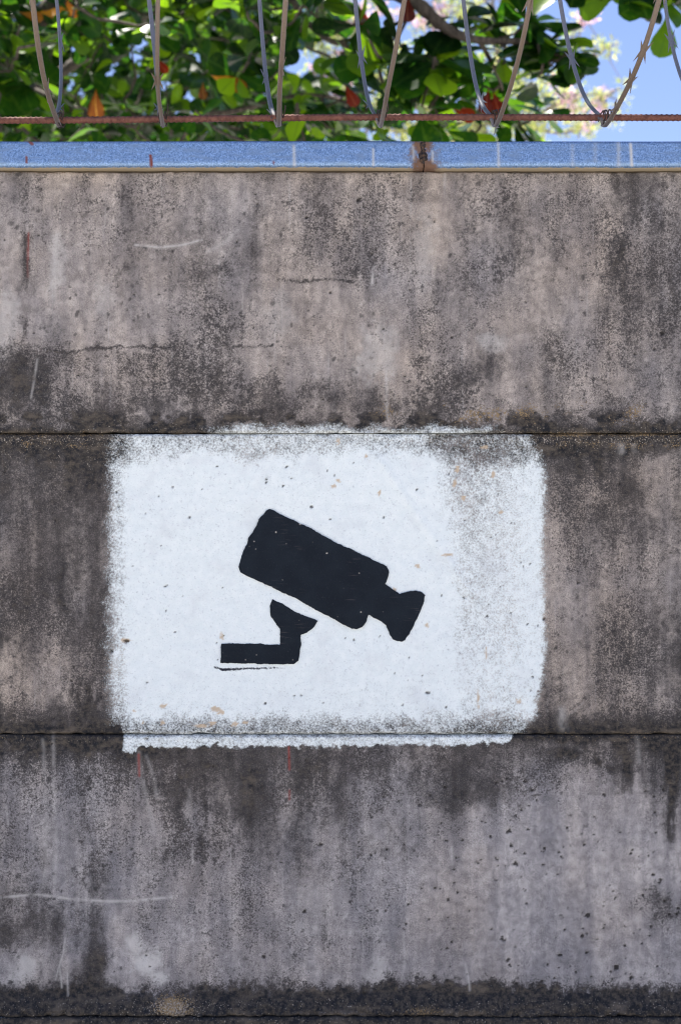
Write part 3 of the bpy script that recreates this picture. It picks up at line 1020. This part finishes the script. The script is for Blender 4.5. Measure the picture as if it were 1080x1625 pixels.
def put_barb(i, roll=0.0):
    p, tg, n2, b2 = frames[i]
    c, s_ = math.cos(roll), math.sin(roll)
    bb = b2 * c + n2 * s_
    nn = n2 * c - b2 * s_
    M = Matrix(((tg.x, bb.x, nn.x, p.x), (tg.y, bb.y, nn.y, p.y), (tg.z, bb.z, nn.z, p.z), (0, 0, 0, 1)))
    o = bpy.data.objects.new('barb', BARB)
    link(o, razor)
    o.matrix_local = Matrix.Translation(razor.location).inverted() @ M


random.seed(21)
k_ = 3
while k_ < len(cpts) - 3:
    put_barb(k_, random.uniform(-1.4, 1.4))
    k_ += random.randint(8, 12)
# the two wide-open barbs low on the right-hand loops
base_i = UB.index(957) * 90
put_barb(base_i + 2, 1.2)
put_barb(base_i + 8, 0.1)

DARKW = rust_material('dark_tie_wire', (0.035, 0.028, 0.027), (0.08, 0.05, 0.04), (0.14, 0.10, 0.08), 0.4)
for t_i, u in enumerate(UB):
    x0 = (u - 540) / S
    if abs(x0) > 1.1:
        continue
    vv_ = 190.5 - 5.0 * float(sst(0, 640, np.array(u))) + 0.8 * float(sst(700, 1080, np.array(u)))
    c = P(u, vv_, YB)
    tp = []
    for i in range(40):
        a_ = i / 39 * 2 * math.pi * 2.6
        r_ = 0.0082 + 0.0012 * math.sin(i * 1.1)
        tp.append(Vector((c.x + (i / 39 - 0.5) * 0.013 + 0.001 * math.sin(i * 2.3), c.y - 0.012 + (r_ + 0.020) * math.cos(a_) * 0.75, c.z - 0.004 + r_ * 1.25 * math.sin(a_))))
    e = tp[-1]
    tp += [e + Vector((0.004, -0.006, 0.008 + 0.006 * random.random())), e + Vector((0.004, -0.008, 0.016 + 0.008 * random.random()))]
    pv, pp = sweep(tp, 0.0011, 6)
    obj('tie_wire', mesh_np('tie_wire', pv, pp), DARKW, razor)


# ------------------------------------------------------------------ broad-leaved tree behind the wall
def leaf_material(name, dark, mid_, bright, trans, vein):
    m, t, b = new_mat(name)
    k = NB(t)
    rnd = k.attr('rnd')
    side = k.attr('side')
    pos = k.geo()
    col = k.mix(k.step(rnd, 0.0, 0.6), dark, mid_)
    col = k.mix(k.step(rnd, 0.6, 1.0), col, bright)
    n = k.noise(pos, 45, 3, 0.6)
    col = k.mix(k.math('MULTIPLY', k.step(n, 0.45, 0.75), 0.18), col, bright)
    col = k.mix(k.math('MULTIPLY', k.step(side, 0.14, 0.03), 0.45), col, vein)
    t.links.new(col, b.inputs['Base Color'])
    b.inputs['Roughness'].default_value = 0.32
    b.inputs['Specular IOR Level'].default_value = 0.16
    tr = k.n('ShaderNodeBsdfTranslucent')
    tc = k.mix(1.0, col, trans, 'MULTIPLY')
    t.links.new(tc, tr.inputs['Color'])
    mx = k.n('ShaderNodeMixShader')
    mx.inputs[0].default_value = 0.40
    out = t.nodes['Material Output']
    t.links.new(b.outputs[0], mx.inputs[1])
    t.links.new(tr.outputs[0], mx.inputs[2])
    t.links.new(mx.outputs[0], out.inputs['Surface'])
    return m


LEAF = leaf_material('broad_green_leaf', (0.0035, 0.016, 0.0055), (0.008, 0.035, 0.008), (0.080, 0.155, 0.012), (4.4, 4.2, 1.0), (0.03, 0.07, 0.02))
LEAF_RED = leaf_material('turning_red_leaf', (0.06, 0.010, 0.008), (0.12, 0.018, 0.010), (0.22, 0.05, 0.015), (2.6, 1.6, 1.2), (0.30, 0.12, 0.06))
LEAF_ORANGE = leaf_material('turning_orange_leaf', (0.10, 0.035, 0.010), (0.34, 0.13, 0.02), (0.42, 0.26, 0.03), (2.2, 1.8, 1.0), (0.40, 0.26, 0.08))


def bark_material(name, c1, c2):
    m, t, b = new_mat(name)
    k = NB(t)
    pos = k.geo()
    n = k.noise(k.scaled(pos, (60, 60, 18)), 1.0, 5, 0.65)
    t.links.new(k.mix(k.step(n, 0.3, 0.7), c1, c2), b.inputs['Base Color'])
    b.inputs['Roughness'].default_value = 0.9
    t.links.new(k.bump(n, 0.7, 0.006), b.inputs['Normal'])
    return m


BARK = bark_material('brown_bark', (0.045, 0.036, 0.030), (0.15, 0.12, 0.10))
BARK2 = bark_material('pale_bark', (0.16, 0.14, 0.12), (0.32, 0.28, 0.24))

ROWS = [(0.0, .03), (0.10, .10), (0.28, .34), (0.48, .68), (0.66, .93), (0.80, 1.0), (0.91, .82), (0.975, .45), (1.0, .08)]


def leaf_geo(kind):
    r = random.Random(100 + kind)
    wd = r.uniform(0.56, 0.72)
    bend = r.uniform(0.05, 0.32)
    fold = r.uniform(0.05, 0.30)
    skew = r.uniform(-.06, .06)
    vs_, side = [], []
    for t, hw in ROWS:
        z0 = -bend * t * t
        x0 = skew * math.sin(t * 3)
        for s_ in (-1, 0, 1):
            h = hw * wd * 0.5 * (1 + r.uniform(-.05, .05))
            vs_.append((x0 + s_ * h, t, z0 + abs(s_) * h * fold + (r.uniform(-.02, .02) if s_ else 0)))
            side.append(abs(s_))
    f = []
    for i in range(len(ROWS) - 1):
        for j in range(2):
            f.append((i * 3 + j, i * 3 + j + 1, (i + 1) * 3 + j + 1, (i + 1) * 3 + j))
    return np.array(vs_), np.array(f), np.array(side, dtype=float), r.random()


NK = 12
LG = [leaf_geo(i) for i in range(NK)]
LME = [mesh_np('leaf', g[0], g[1], True, {'side': g[2], 'rnd': np.full(len(g[0]), (i + 0.5) / NK)}) for i, g in enumerate(LG)]
for me in LME:
    me.materials.append(LEAF)
LME_R = [mesh_np('leaf', LG[i][0], LG[i][1], True, {'side': LG[i][2], 'rnd': np.full(len(LG[i][0]), i / 4)}) for i in range(4)]
LME_O = [mesh_np('leaf', LG[i][0], LG[i][1], True, {'side': LG[i][2], 'rnd': np.full(len(LG[i][0]), i / 4)}) for i in range(4)]
for me in LME_R:
    me.materials.append(LEAF_RED)
for me in LME_O:
    me.materials.append(LEAF_ORANGE)

leaves = []      # (matrix, kind)
rosettes = []    # twig tips


def frame_matrix(p, d, n, L):
    d = d.normalized()
    x = d.cross(n)
    if x.length < 1e-4:
        x = d.orthogonal()
    x.normalize()
    z = x.cross(d).normalized()
    return Matrix(((x.x * L, d.x * L, z.x * L, p.x), (x.y * L, d.y * L, z.y * L, p.y), (x.z * L, d.z * L, z.z * L, p.z), (0, 0, 0, 1)))


def rosette(p, axis, n, L, rnd, spread=0.35):
    axis = axis.normalized()
    a1 = axis.orthogonal().normalized()
    a2 = axis.cross(a1)
    ph = rnd.uniform(0, 6.28)
    for i in range(n):
        az = ph + i * 2.399 + rnd.uniform(-.25, .25)
        rad = a1 * math.cos(az) + a2 * math.sin(az)
        el = rnd.uniform(-0.35, 0.65) * (1 if i < n * .7 else 1.4)
        d = rad * math.cos(el) + axis * math.sin(el) + Vector((0, 0, -0.25 * rnd.random()))
        nrm = axis + Vector((rnd.gauss(0, spread), rnd.gauss(0, spread), rnd.gauss(0, spread)))
        l = L * rnd.uniform(0.65, 1.15)
        leaves.append((frame_matrix(p + d * 0.012 - axis * rnd.uniform(0, .05), d, nrm, l), rnd.randrange(NK)))
    rosettes.append(p)


TREE_BASE = Vector((-2.3, 3.9, 0))
almond = empty('broad_leaved_tree', TREE_BASE, 'dense dark green tree with large paddle leaves overhanging behind the wall', 'tree')
rd = random.Random(4)
# dense crown behind the left half
def in_view_pt(y, u0, u1, v0, v1):
    return P(rd.uniform(u0, u1), rd.uniform(v0, v1), y)


for i in range(640):
    y = rd.uniform(2.5, 6.8)
    umax = 560 - 60 * rd.random() if y > 3.2 else 500
    p = in_view_pt(y, -420, umax, -260, 262)
    # keep two openings to the sky as in the photograph
    u_ = 540 + p.x * S * D / (D + p.y)
    v_ = 812.5 - (p.z - EYE) * S * D / (D + p.y)
    if math.hypot((u_ - 375) / 26, (v_ - 55) / 30) < 1.0 or math.hypot((u_ - 515) / 24, (v_ - 85) / 60) < 1:
        continue
    ax = Vector((rd.gauss(0, .6), -0.25 + rd.gauss(0, .6), 1.0))
    rosette(p, ax, rd.randint(7, 10), rd.uniform(0.09, 0.15), rd)
# the far side of the crown closes most of the gaps
for i in range(420):
    y = rd.uniform(6.2, 8.6)
    p = in_view_pt(y, -480, 540, -240, 275)
    u_ = 540 + p.x * S * D / (D + p.y)
    v_ = 812.5 - (p.z - EYE) * S * D / (D + p.y)
    if math.hypot((u_ - 375) / 26, (v_ - 55) / 30) < 1.0 or math.hypot((u_ - 515) / 24, (v_ - 85) / 60) < 1:
        continue
    rosette(p, Vector((rd.gauss(0, .6), -0.45 + rd.gauss(0, .6), 0.9)), 10, rd.uniform(0.19, 0.27), rd)
# upper crown that shades it, beyond the top of the picture
for i in range(120):
    c = Vector((-1.9, 4.6, 4.9))
    v = Vector((rd.gauss(0, 1), rd.gauss(0, 1), rd.gauss(0, 1))).normalized() * rd.uniform(0.55, 1) ** 0.5
    p = c + Vector((v.x * 2.5, v.y * 2.3, v.z * 2.0))
    vv0 = 812.5 - (p.z - EYE) * S * D / (D + p.y)
    uu0 = 540 + p.x * S * D / (D + p.y)
    if vv0 > -150 and uu0 > 560:
        continue
    rosette(p, Vector((v.x, v.y, v.z * .6 + .9)), 8, rd.uniform(0.17, 0.24), rd)
# boughs added out of view over the wall to shade rail and leaves
for i in range(200):
    a_, b_ = rd.uniform(-1, 1), rd.uniform(-1, 1)
    p = Vector((-0.65 + 2.0 * a_, 1.25 + 1.15 * b_, 4.7 + rd.uniform(-.5, .6) - 0.5 * a_ * a_))
    rosette(p, Vector((rd.gauss(0, .3), rd.gauss(0, .3), 1)), 9, rd.uniform(0.20, 0.27), rd)
for i in range(46):
    p = P(rd.uniform(560, 1000), rd.uniform(-420, -90), rd.uniform(2.2, 3.3))
    rosette(p, Vector((rd.gauss(0, .3), rd.gauss(0, .3), 1)), 8, rd.uniform(0.15, 0.2), rd)
# the looser spray over the right half: (u, v, depth, leaves, leaf length)
SPRAY = [(862, 62, 2.5, 9, .17), (880, 95, 2.6, 8, .16), (840, 30, 2.6, 7, .16), (905, 75, 2.5, 7, .15), (800, 70, 2.7, 6, .16), (855, 120, 2.5, 6, .16), (780, 25, 2.8, 6, .16),
         (730, 25, 2.6, 6, .17), (690, 90, 2.5, 8, .19), (655, 110, 2.7, 8, .19), (640, 70, 2.6, 7, .18), (610, 90, 2.5, 8, .19), (580, 30, 2.5, 6, .16), (560, 75, 2.8, 8, .18),
         (700, 140, 2.8, 8, .18), (740, 120, 2.9, 7, .17), (760, 165, 3.0, 7, .16), (800, 150, 3.0, 6, .15), (620, 150, 2.9, 8, .18), (580, 165, 3.1, 7, .16), (665, 175, 2.6, 8, .18),
         (700, 195, 2.9, 6, .16), (745, 205, 3.1, 7, .15), (820, 185, 3.1, 6, .15), (835, 215, 3.2, 6, .15), (600, 200, 3.3, 5, .15), (555, 125, 3.3, 7, .16), (715, 70, 3.1, 6, .16),
         (860, 165, 3.0, 4, .14), (770, 95, 3.3, 5, .15), (540, 200, 3.0, 6, .15), (505, 190, 3.2, 7, .15), (985, -12, 2.3, 6, .17), (1052, -2, 2.3, 6, .17), (1020, -40, 2.3, 7, .18), (930, -45, 2.4, 6, .17)]
for (u, v, y, n, L) in SPRAY:
    rosette(P(u, v, y), n=n + 3, L=L, rnd=rd, spread=0.45, axis=Vector((0.25 + rd.gauss(0, .35), -0.45 + rd.gauss(0, .3), 0.9)))

# limbs and twigs
limbs = []


def limb(name, pts, r0, r1, mat, parent, seg=9):
    pts = [Vector(p) for p in pts]
    dense = []
    for i in range(len(pts) - 1):
        p0, p1, p2, p3 = pts[max(i - 1, 0)], pts[i], pts[i + 1], pts[min(i + 2, len(pts) - 1)]
        for j in range(7):
            f = j / 7
            dense.append(0.5 * ((2 * p1) + (p2 - p0) * f + (2 * p0 - 5 * p1 + 4 * p2 - p3) * f * f + (3 * p1 - p0 - 3 * p2 + p3) * f ** 3))
    dense.append(pts[-1])
    n = len(dense)
    rad = [(r0 + (r1 - r0) * (i / (n - 1)) ** 0.8) * (1 + 0.12 * math.sin(i * 2.1)) for i in range(n)]
    v_, p_ = sweep(dense, rad, seg)
    obj(name, mesh_np(name, v_, p_), mat, parent)
    limbs.extend(dense)


limb('trunk', [TREE_BASE + Vector((0, 0, -0.05)), TREE_BASE + Vector((.05, .1, 1.2)), TREE_BASE + Vector((0.12, .25, 2.6)), TREE_BASE + Vector((0.2, .4, 4.2)), TREE_BASE + Vector((0.3, .6, 5.9))], 0.17, 0.05, BARK, almond, 14)
T1 = TREE_BASE + Vector((0.10, .2, 2.3))
T2 = TREE_BASE + Vector((0.14, .3, 3.2))
limb('limb', [T2, P(250, -150, 3.7), P(430, -90, 3.2), P(560, -32, 2.8), P(650, -2, 2.6), P(705, 42, 2.55), P(760, 63, 2.5), P(862, 64, 2.5)], 0.06, 0.008, BARK, almond)
limb('limb', [P(430, -90, 3.2), P(470, 10, 3.1), P(520, 62, 2.9), P(560, 62, 2.8), P(610, 45, 2.7), P(645, 30, 2.6)], 0.016, 0.006, BARK, almond)
limb('limb', [P(705, 42, 2.55), P(715, 85, 2.7), P(708, 130, 2.8), P(680, 170, 2.8)], 0.014, 0.006, BARK, almond)
limb('limb', [P(540, 66, 2.9), P(590, 95, 2.8), P(650, 92, 2.7), P(700, 82, 2.6)], 0.012, 0.006, BARK, almond)
limb('limb', [P(760, 63, 2.5), P(790, 120, 2.8), P(800, 160, 3.0)], 0.010, 0.005, BARK, almond)
limb('limb', [T1, P(-60, 140, 4.6), P(150, 180, 4.0), P(330, 182, 3.2), P(480, 150, 3.2), P(560, 165, 3.1)], 0.022, 0.006, BARK, almond)
limb('limb', [T2, P(200, -90, 5.2), P(420, -60, 5.4), P(520, 40, 5.4)], 0.04, 0.012, BARK, almond)
limb('limb', [T2, T2 + Vector((.6, -.8, .7)), P(560, -240, 2.6), P(800, -160, 2.4), P(1000, -70, 2.3), P(1050, -25, 2.3)], 0.05, 0.010, BARK, almond)
limb('limb', [T2, T2 + Vector((-.8, .5, .8)), T2 + Vector((-1.6, .9, 1.6))], 0.05, 0.015, BARK, almond)
limb('limb', [T2, T2 + Vector((.7, .9, .9)), T2 + Vector((1.5, 1.4, 1.7))], 0.05, 0.015, BARK, almond)
limb('limb', [T2, T2 + Vector((.4, -1.0, 1.0)), Vector((-1.2, 1.9, 4.5)), Vector((-0.3, 1.0, 4.7)), Vector((0.7, .9, 4.5))], 0.06, 0.012, BARK, almond)
limb('limb', [T2 + Vector((0.1, .1, 1)), T2 + Vector((.8, -.3, 1.9)), T2 + Vector((1.5, -.2, 2.6))], 0.04, 0.012, BARK, almond)

LP = np.array([tuple(p) for p in limbs])
RP = np.array([tuple(p) for p in rosettes])
best = np.full(len(RP), 1e9)
link_to = np.zeros((len(RP), 3))
for i in range(0, len(RP)):
    d = np.linalg.norm(LP - RP[i], axis=1)
    k = int(np.argmin(d))
    best[i], link_to[i] = d[k], LP[k]
todo = np.ones(len(RP), dtype=bool)
pairs = []
while todo.any():                            # grow the twigs outward from the limbs, tip by tip
    k = int(np.argmin(np.where(todo, best, 1e9)))
    todo[k] = False
    pairs.append((Vector(link_to[k]), Vector(RP[k])))
    d = np.linalg.norm(RP - RP[k], axis=1) * 1.05
    up = todo & (d < best)
    best[up] = d[up]
    link_to[up] = RP[k]
tv, tq, to = [], [], 0
for q0, p in pairs:
    mid_p = (q0 + p) * 0.5 + Vector((rd.gauss(0, .03), rd.gauss(0, .03), -0.03))
    v_, p_ = sweep([q0, (q0 + mid_p) * .5 + Vector((0, 0, -.02)), mid_p, (mid_p + p) * .5 + Vector((0, 0, -.02)), p], [0.007, .0065, .006, .005, .004], 5, closed_ends=False)
    tv.append(v_)
    tq.append(p_[0] + to)
    to += len(v_)
tw_o = obj('twigs', mesh_np('twigs', np.concatenate(tv), np.concatenate(tq)), BARK, almond)
tw_o['kind'] = 'stuff'

# single coloured leaves seen in the photograph: u, v, depth, length, tilt (0 = hangs down), set
ACCENT = [(548, 150, 2.6, .12, 0.5, LME_R[2]), (775, 160, 2.5, .13, -0.15, LME_R[0]), (783, 162, 2.52, .11, 0.3, LME_R[1]), (566, 22, 2.5, .13, 0.3, LME_R[2]), (648, 14, 2.5, .13, 0.0, LME_R[1]),
          (335, 126, 3.0, .13, 1.2, LME_O[3]), (362, 130, 3.0, .14, 0.7, LME_O[1]), (322, 143, 3.1, .10, 0.0, LME_O[0]), (152, 165, 3.0, .17, 0.05, LME_O[0]), (62, 20, 3.0, .16, 1.5, LME_O[3]),
          (106, 14, 3.0, .12, 0.4, LME_O[1]), (240, 100, 3.2, .13, 0.9, LME_R[2]), (715, 178, 2.6, .14, 1.1, LME_R[3]), (30, 22, 3.2, .14, 1.4, LME_O[2])]
accent_objs = []
for (u, v, y, L, ang, me) in ACCENT:
    L *= 0.72
    p = P(u, v - L * 0.5 * S * D / (D + y) * math.cos(ang), y)
    d = Vector((math.sin(ang), -0.1, -math.cos(ang)))
    M = frame_matrix(p, d, Vector((rd.gauss(0, .3), -0.9, 0.5)), L)
    accent_objs.append((M, me))

# which leaves show largest: project, then test by ray
KV = np.array([g[0] for g in LG])
MATS = np.array([np.array(m) for m, k in leaves])
KIND = np.array([k for m, k in leaves])
LV = np.einsum('nij,nkj->nki', MATS[:, :3, :3], KV[0:1].repeat(len(leaves), 0) * 0 + KV[KIND]) + MATS[:, None, :3, 3]
nv = KV.shape[1]
faces0 = LG[0][1]
allv = LV.reshape(-1, 3)
allf = (faces0[None] + (np.arange(len(leaves)) * nv)[:, None, None]).reshape(-1, 4)
bvh = BVHTree.FromPolygons(allv.tolist(), allf.tolist())
cam_p = np.array([0, -D, EYE])
cen = LV[:, 3 * 4 + 1]
depth = cen[:, 1] + D
uu = 540 + cen[:, 0] / depth * D * S
vv2 = 812.5 - (cen[:, 2] - EYE) / depth * D * S
cand = np.where((uu > -15) & (uu < 1095) & (vv2 > -25) & (vv2 < 228))[0]
score = []
nf = len(faces0)
for i in cand:
    vis = 0
    for j in (3 * 2 + 1, 3 * 4 + 1, 3 * 5 + 0, 3 * 5 + 2, 3 * 6 + 1, 3 * 3, 3 * 3 + 2):
        tgt = LV[i, j]
        dv = tgt - cam_p
        hit = bvh.ray_cast(Vector(cam_p), Vector(dv).normalized())
        if hit[2] is not None and hit[2] // nf == i:
            vis += 1
    e1 = LV[i, 3 * 8 + 1] - LV[i, 1]
    e2 = LV[i, 3 * 5 + 2] - LV[i, 3 * 5]
    vd = (cen[i] - cam_p) / np.linalg.norm(cen[i] - cam_p)
    area = abs(np.dot(np.cross(e1, e2), vd)) / depth[i] ** 2
    score.append(vis * area)
score = np.array(score)
order = cand[np.argsort(-score)]
NSOLO = 300 - len(accent_objs)
solo = set(order[:NSOLO][score[np.argsort(-score)][:NSOLO] > 0].tolist())
inv_b = Matrix.Translation(TREE_BASE).inverted()
for i in sorted(solo):
    o = bpy.data.objects.new('leaf', LME[KIND[i]])
    link(o, almond)
    o.matrix_local = inv_b @ leaves[i][0]
for M, me in accent_objs:
    o = bpy.data.objects.new('leaf', me)
    link(o, almond)
    o.matrix_local = inv_b @ M
rest = np.array([i for i in range(len(leaves)) if i not in solo])
rv = LV[rest].reshape(-1, 3)
rf = (faces0[None] + (np.arange(len(rest)) * nv)[:, None, None]).reshape(-1, 4)
fo = obj('foliage', mesh_np('foliage', rv, rf, True, {'side': np.tile(LG[0][2], len(rest)), 'rnd': np.repeat((KIND[rest] + .5) / NK, nv)}), LEAF, almond)
fo['kind'] = 'stuff'
print('leaves', len(leaves), 'solo', len(solo))


# ------------------------------------------------------------------ blossoming tree farther back
def soft_leaf_material(name, c1, c2, trans):
    m, t, b = new_mat(name)
    k = NB(t)
    rnd = k.attr('rnd')
    col = k.mix(rnd, c1, c2)
    t.links.new(col, b.inputs['Base Color'])
    b.inputs['Roughness'].default_value = 0.6
    tr = k.n('ShaderNodeBsdfTranslucent')
    t.links.new(k.mix(1.0, col, trans, 'MULTIPLY'), tr.inputs['Color'])
    mx = k.n('ShaderNodeMixShader')
    mx.inputs[0].default_value = 0.5
    t.links.new(b.outputs[0], mx.inputs[1])
    t.links.new(tr.outputs[0], mx.inputs[2])
    t.links.new(mx.outputs[0], t.nodes['Material Output'].inputs['Surface'])
    return m


YOUNG = soft_leaf_material('young_yellow_green_leaf', (0.26, 0.34, 0.09), (0.50, 0.50, 0.24), (1.5, 1.5, 1.1))
PINK = soft_leaf_material('pale_pink_petal', (0.62, 0.40, 0.48), (0.80, 0.66, 0.70), (1.2, 1.1, 1.15))


def tuft(rnd, n, R, size):
    """small folded leaves or petals scattered in a ball"""
    v_, f_, r_ = [], [], []
    for i in range(n):
        c = Vector((rnd.gauss(0, 1), rnd.gauss(0, 1), rnd.gauss(0, 1)))
        c = c.normalized() * (R * rnd.random() ** 0.45)
        d = Vector((rnd.gauss(0, 1), rnd.gauss(0, 1), rnd.gauss(0, 1))).normalized()
        s_ = d.orthogonal().normalized()
        nn = d.cross(s_)
        L = size * rnd.uniform(.6, 1.2)
        b0 = len(v_)
        v_ += [c, c + d * L * .5 + s_ * L * .28 + nn * L * .1, c + d * L, c + d * L * .5 - s_ * L * .28 + nn * L * .1]
        f_ += [(b0, b0 + 1, b0 + 2), (b0, b0 + 2, b0 + 3)]
        r_ += [rnd.random()] * 4
    return np.array([tuple(p) for p in v_]), np.array(f_), np.array(r_)


BASE2 = Vector((1.6, 9.2, 0))
bloom = empty('blossoming_tree', BASE2, 'pale yellow-green tree with pink blossom beyond the dark leafy tree', 'tree')
r2 = random.Random(9)
limbs = []
limb('trunk', [BASE2 + Vector((0, 0, -.05)), BASE2 + Vector((-.1, 0, 1.5)), BASE2 + Vector((-.05, .1, 2.8)), P(760, 190, 9.0)], 0.15, 0.06, BARK2, bloom, 12)
T = P(760, 190, 9.0)
for pts, r0 in (([T, P(820, 200, 9), P(880, 165, 8.8), P(915, 120, 8.7), P(940, 95, 8.6), P(968, 70, 8.6)], .035), ([T, P(720, 130, 9), P(690, 60, 8.9), P(690, -60, 8.8)], .05),
                ([P(880, 165, 8.8), P(920, 150, 8.7), P(960, 150, 8.6)], .018), ([T, P(640, 160, 9), P(580, 90, 9), P(545, 10, 9), P(530, -80, 9)], .045),
                ([P(915, 120, 8.7), P(905, 70, 8.7), P(925, 25, 8.7)], .018), ([T, P(790, 110, 9), P(780, 20, 9), P(800, -80, 9)], .04),
                ([T, P(680, 205, 8.9), P(600, 205, 8.9), P(500, 180, 9)], .035), ([P(820, 200, 9), P(890, 210, 8.9), P(950, 195, 8.8)], .02)):
    limb('limb', pts, r0, 0.007, BARK2, bloom, 7)
LP2 = np.array([tuple(p) for p in limbs])
CL = [(860, 165, 75, 45, 46), (930, 185, 55, 40, 22), (700, 70, 120, 80, 52), (600, 195, 130, 40, 50), (560, 60, 70, 80, 34), (770, 30, 60, 50, 26), (970, 68, 22, 14, 5), (905, 80, 30, 40, 8),
      (985, 160, 14, 30, 3), (800, 130, 60, 60, 26), (760, 205, 120, 22, 36), (480, 90, 60, 90, 20), (640, -80, 180, 60, 40), (620, 120, 80, 60, 20), (510, 25, 30, 40, 10), (700, 190, 60, 30, 20)]
fv, ff, fr, fo_ = [], [], [], 0
tips = []
for (u, v, su, sv, n) in CL:
    for i in range(n):
        for tr_ in range(20):
            a_, b_ = r2.uniform(-1, 1), r2.uniform(-1, 1)
            if a_ * a_ + b_ * b_ < 1:
                break
        p = P(u + a_ * su, v + b_ * sv, 8.8 + r2.uniform(-.9, 1.0))
        v_, f_, q_ = tuft(r2, 16, 0.085, 0.058)
        fv.append(v_ + np.array(p))
        ff.append(f_ + fo_)
        fr.append(q_)
        fo_ += len(v_)
        tips.append(p)
yo = obj('young_leaves', mesh_np('young_leaves', np.concatenate(fv), np.concatenate(ff), True, {'rnd': np.concatenate(fr)}), YOUNG, bloom)
yo['kind'] = 'stuff'
BL = []
for i in range(5):
    v_, f_, q_ = tuft(random.Random(50 + i), 42, 0.075, 0.05)
    me = mesh_np('blossom_cluster', v_, f_, True, {'rnd': q_})
    me.materials.append(PINK)
    BL.append(me)
PINKS = [(930, 22), (922, 32), (938, 28), (905, 150), (957, 148), (936, 202), (900, 160), (948, 172), (515, 18), (528, 48), (520, 115), (505, 30), (538, 30), (530, 150), (545, 90), (480, 150),
         (690, 60), (665, 35), (630, 20), (575, 20), (725, 205), (555, 10), (600, 12), (700, 10), (500, 110), (470, 20), (350, 60), (365, 70), (340, 55), (548, 120), (560, 110), (880, 130), (915, 175)]
inv2 = Matrix.Translation(BASE2).inverted()
for (u, v) in PINKS:
    p = P(u + r2.uniform(-4, 4), v + r2.uniform(-4, 4), 8.5 + r2.uniform(-.2, .3))
    o = bpy.data.objects.new('blossom_cluster', BL[r2.randrange(5)])
    link(o, bloom)
    sc_ = r2.uniform(.8, 1.3)
    o.matrix_local = inv2 @ Matrix.Translation(p) @ Matrix.Rotation(r2.uniform(0, 6), 4, 'Z') @ Matrix.Scale(sc_, 4)
    tips.append(p)
tv, tq, to = [], [], 0
for p in tips:
    d = np.linalg.norm(LP2 - np.array(p), axis=1)
    q0 = Vector(LP2[int(np.argmin(d))])
    v_, p_ = sweep([q0, (q0 + p) * .5 + Vector((r2.gauss(0, .04), 0, r2.gauss(0, .04))), p], [.007, .005, .003], 4, closed_ends=False)
    tv.append(v_)
    tq.append(p_[0] + to)
    to += len(v_)
t2 = obj('twigs', mesh_np('twigs', np.concatenate(tv), np.concatenate(tq)), BARK2, bloom)
t2['kind'] = 'stuff'
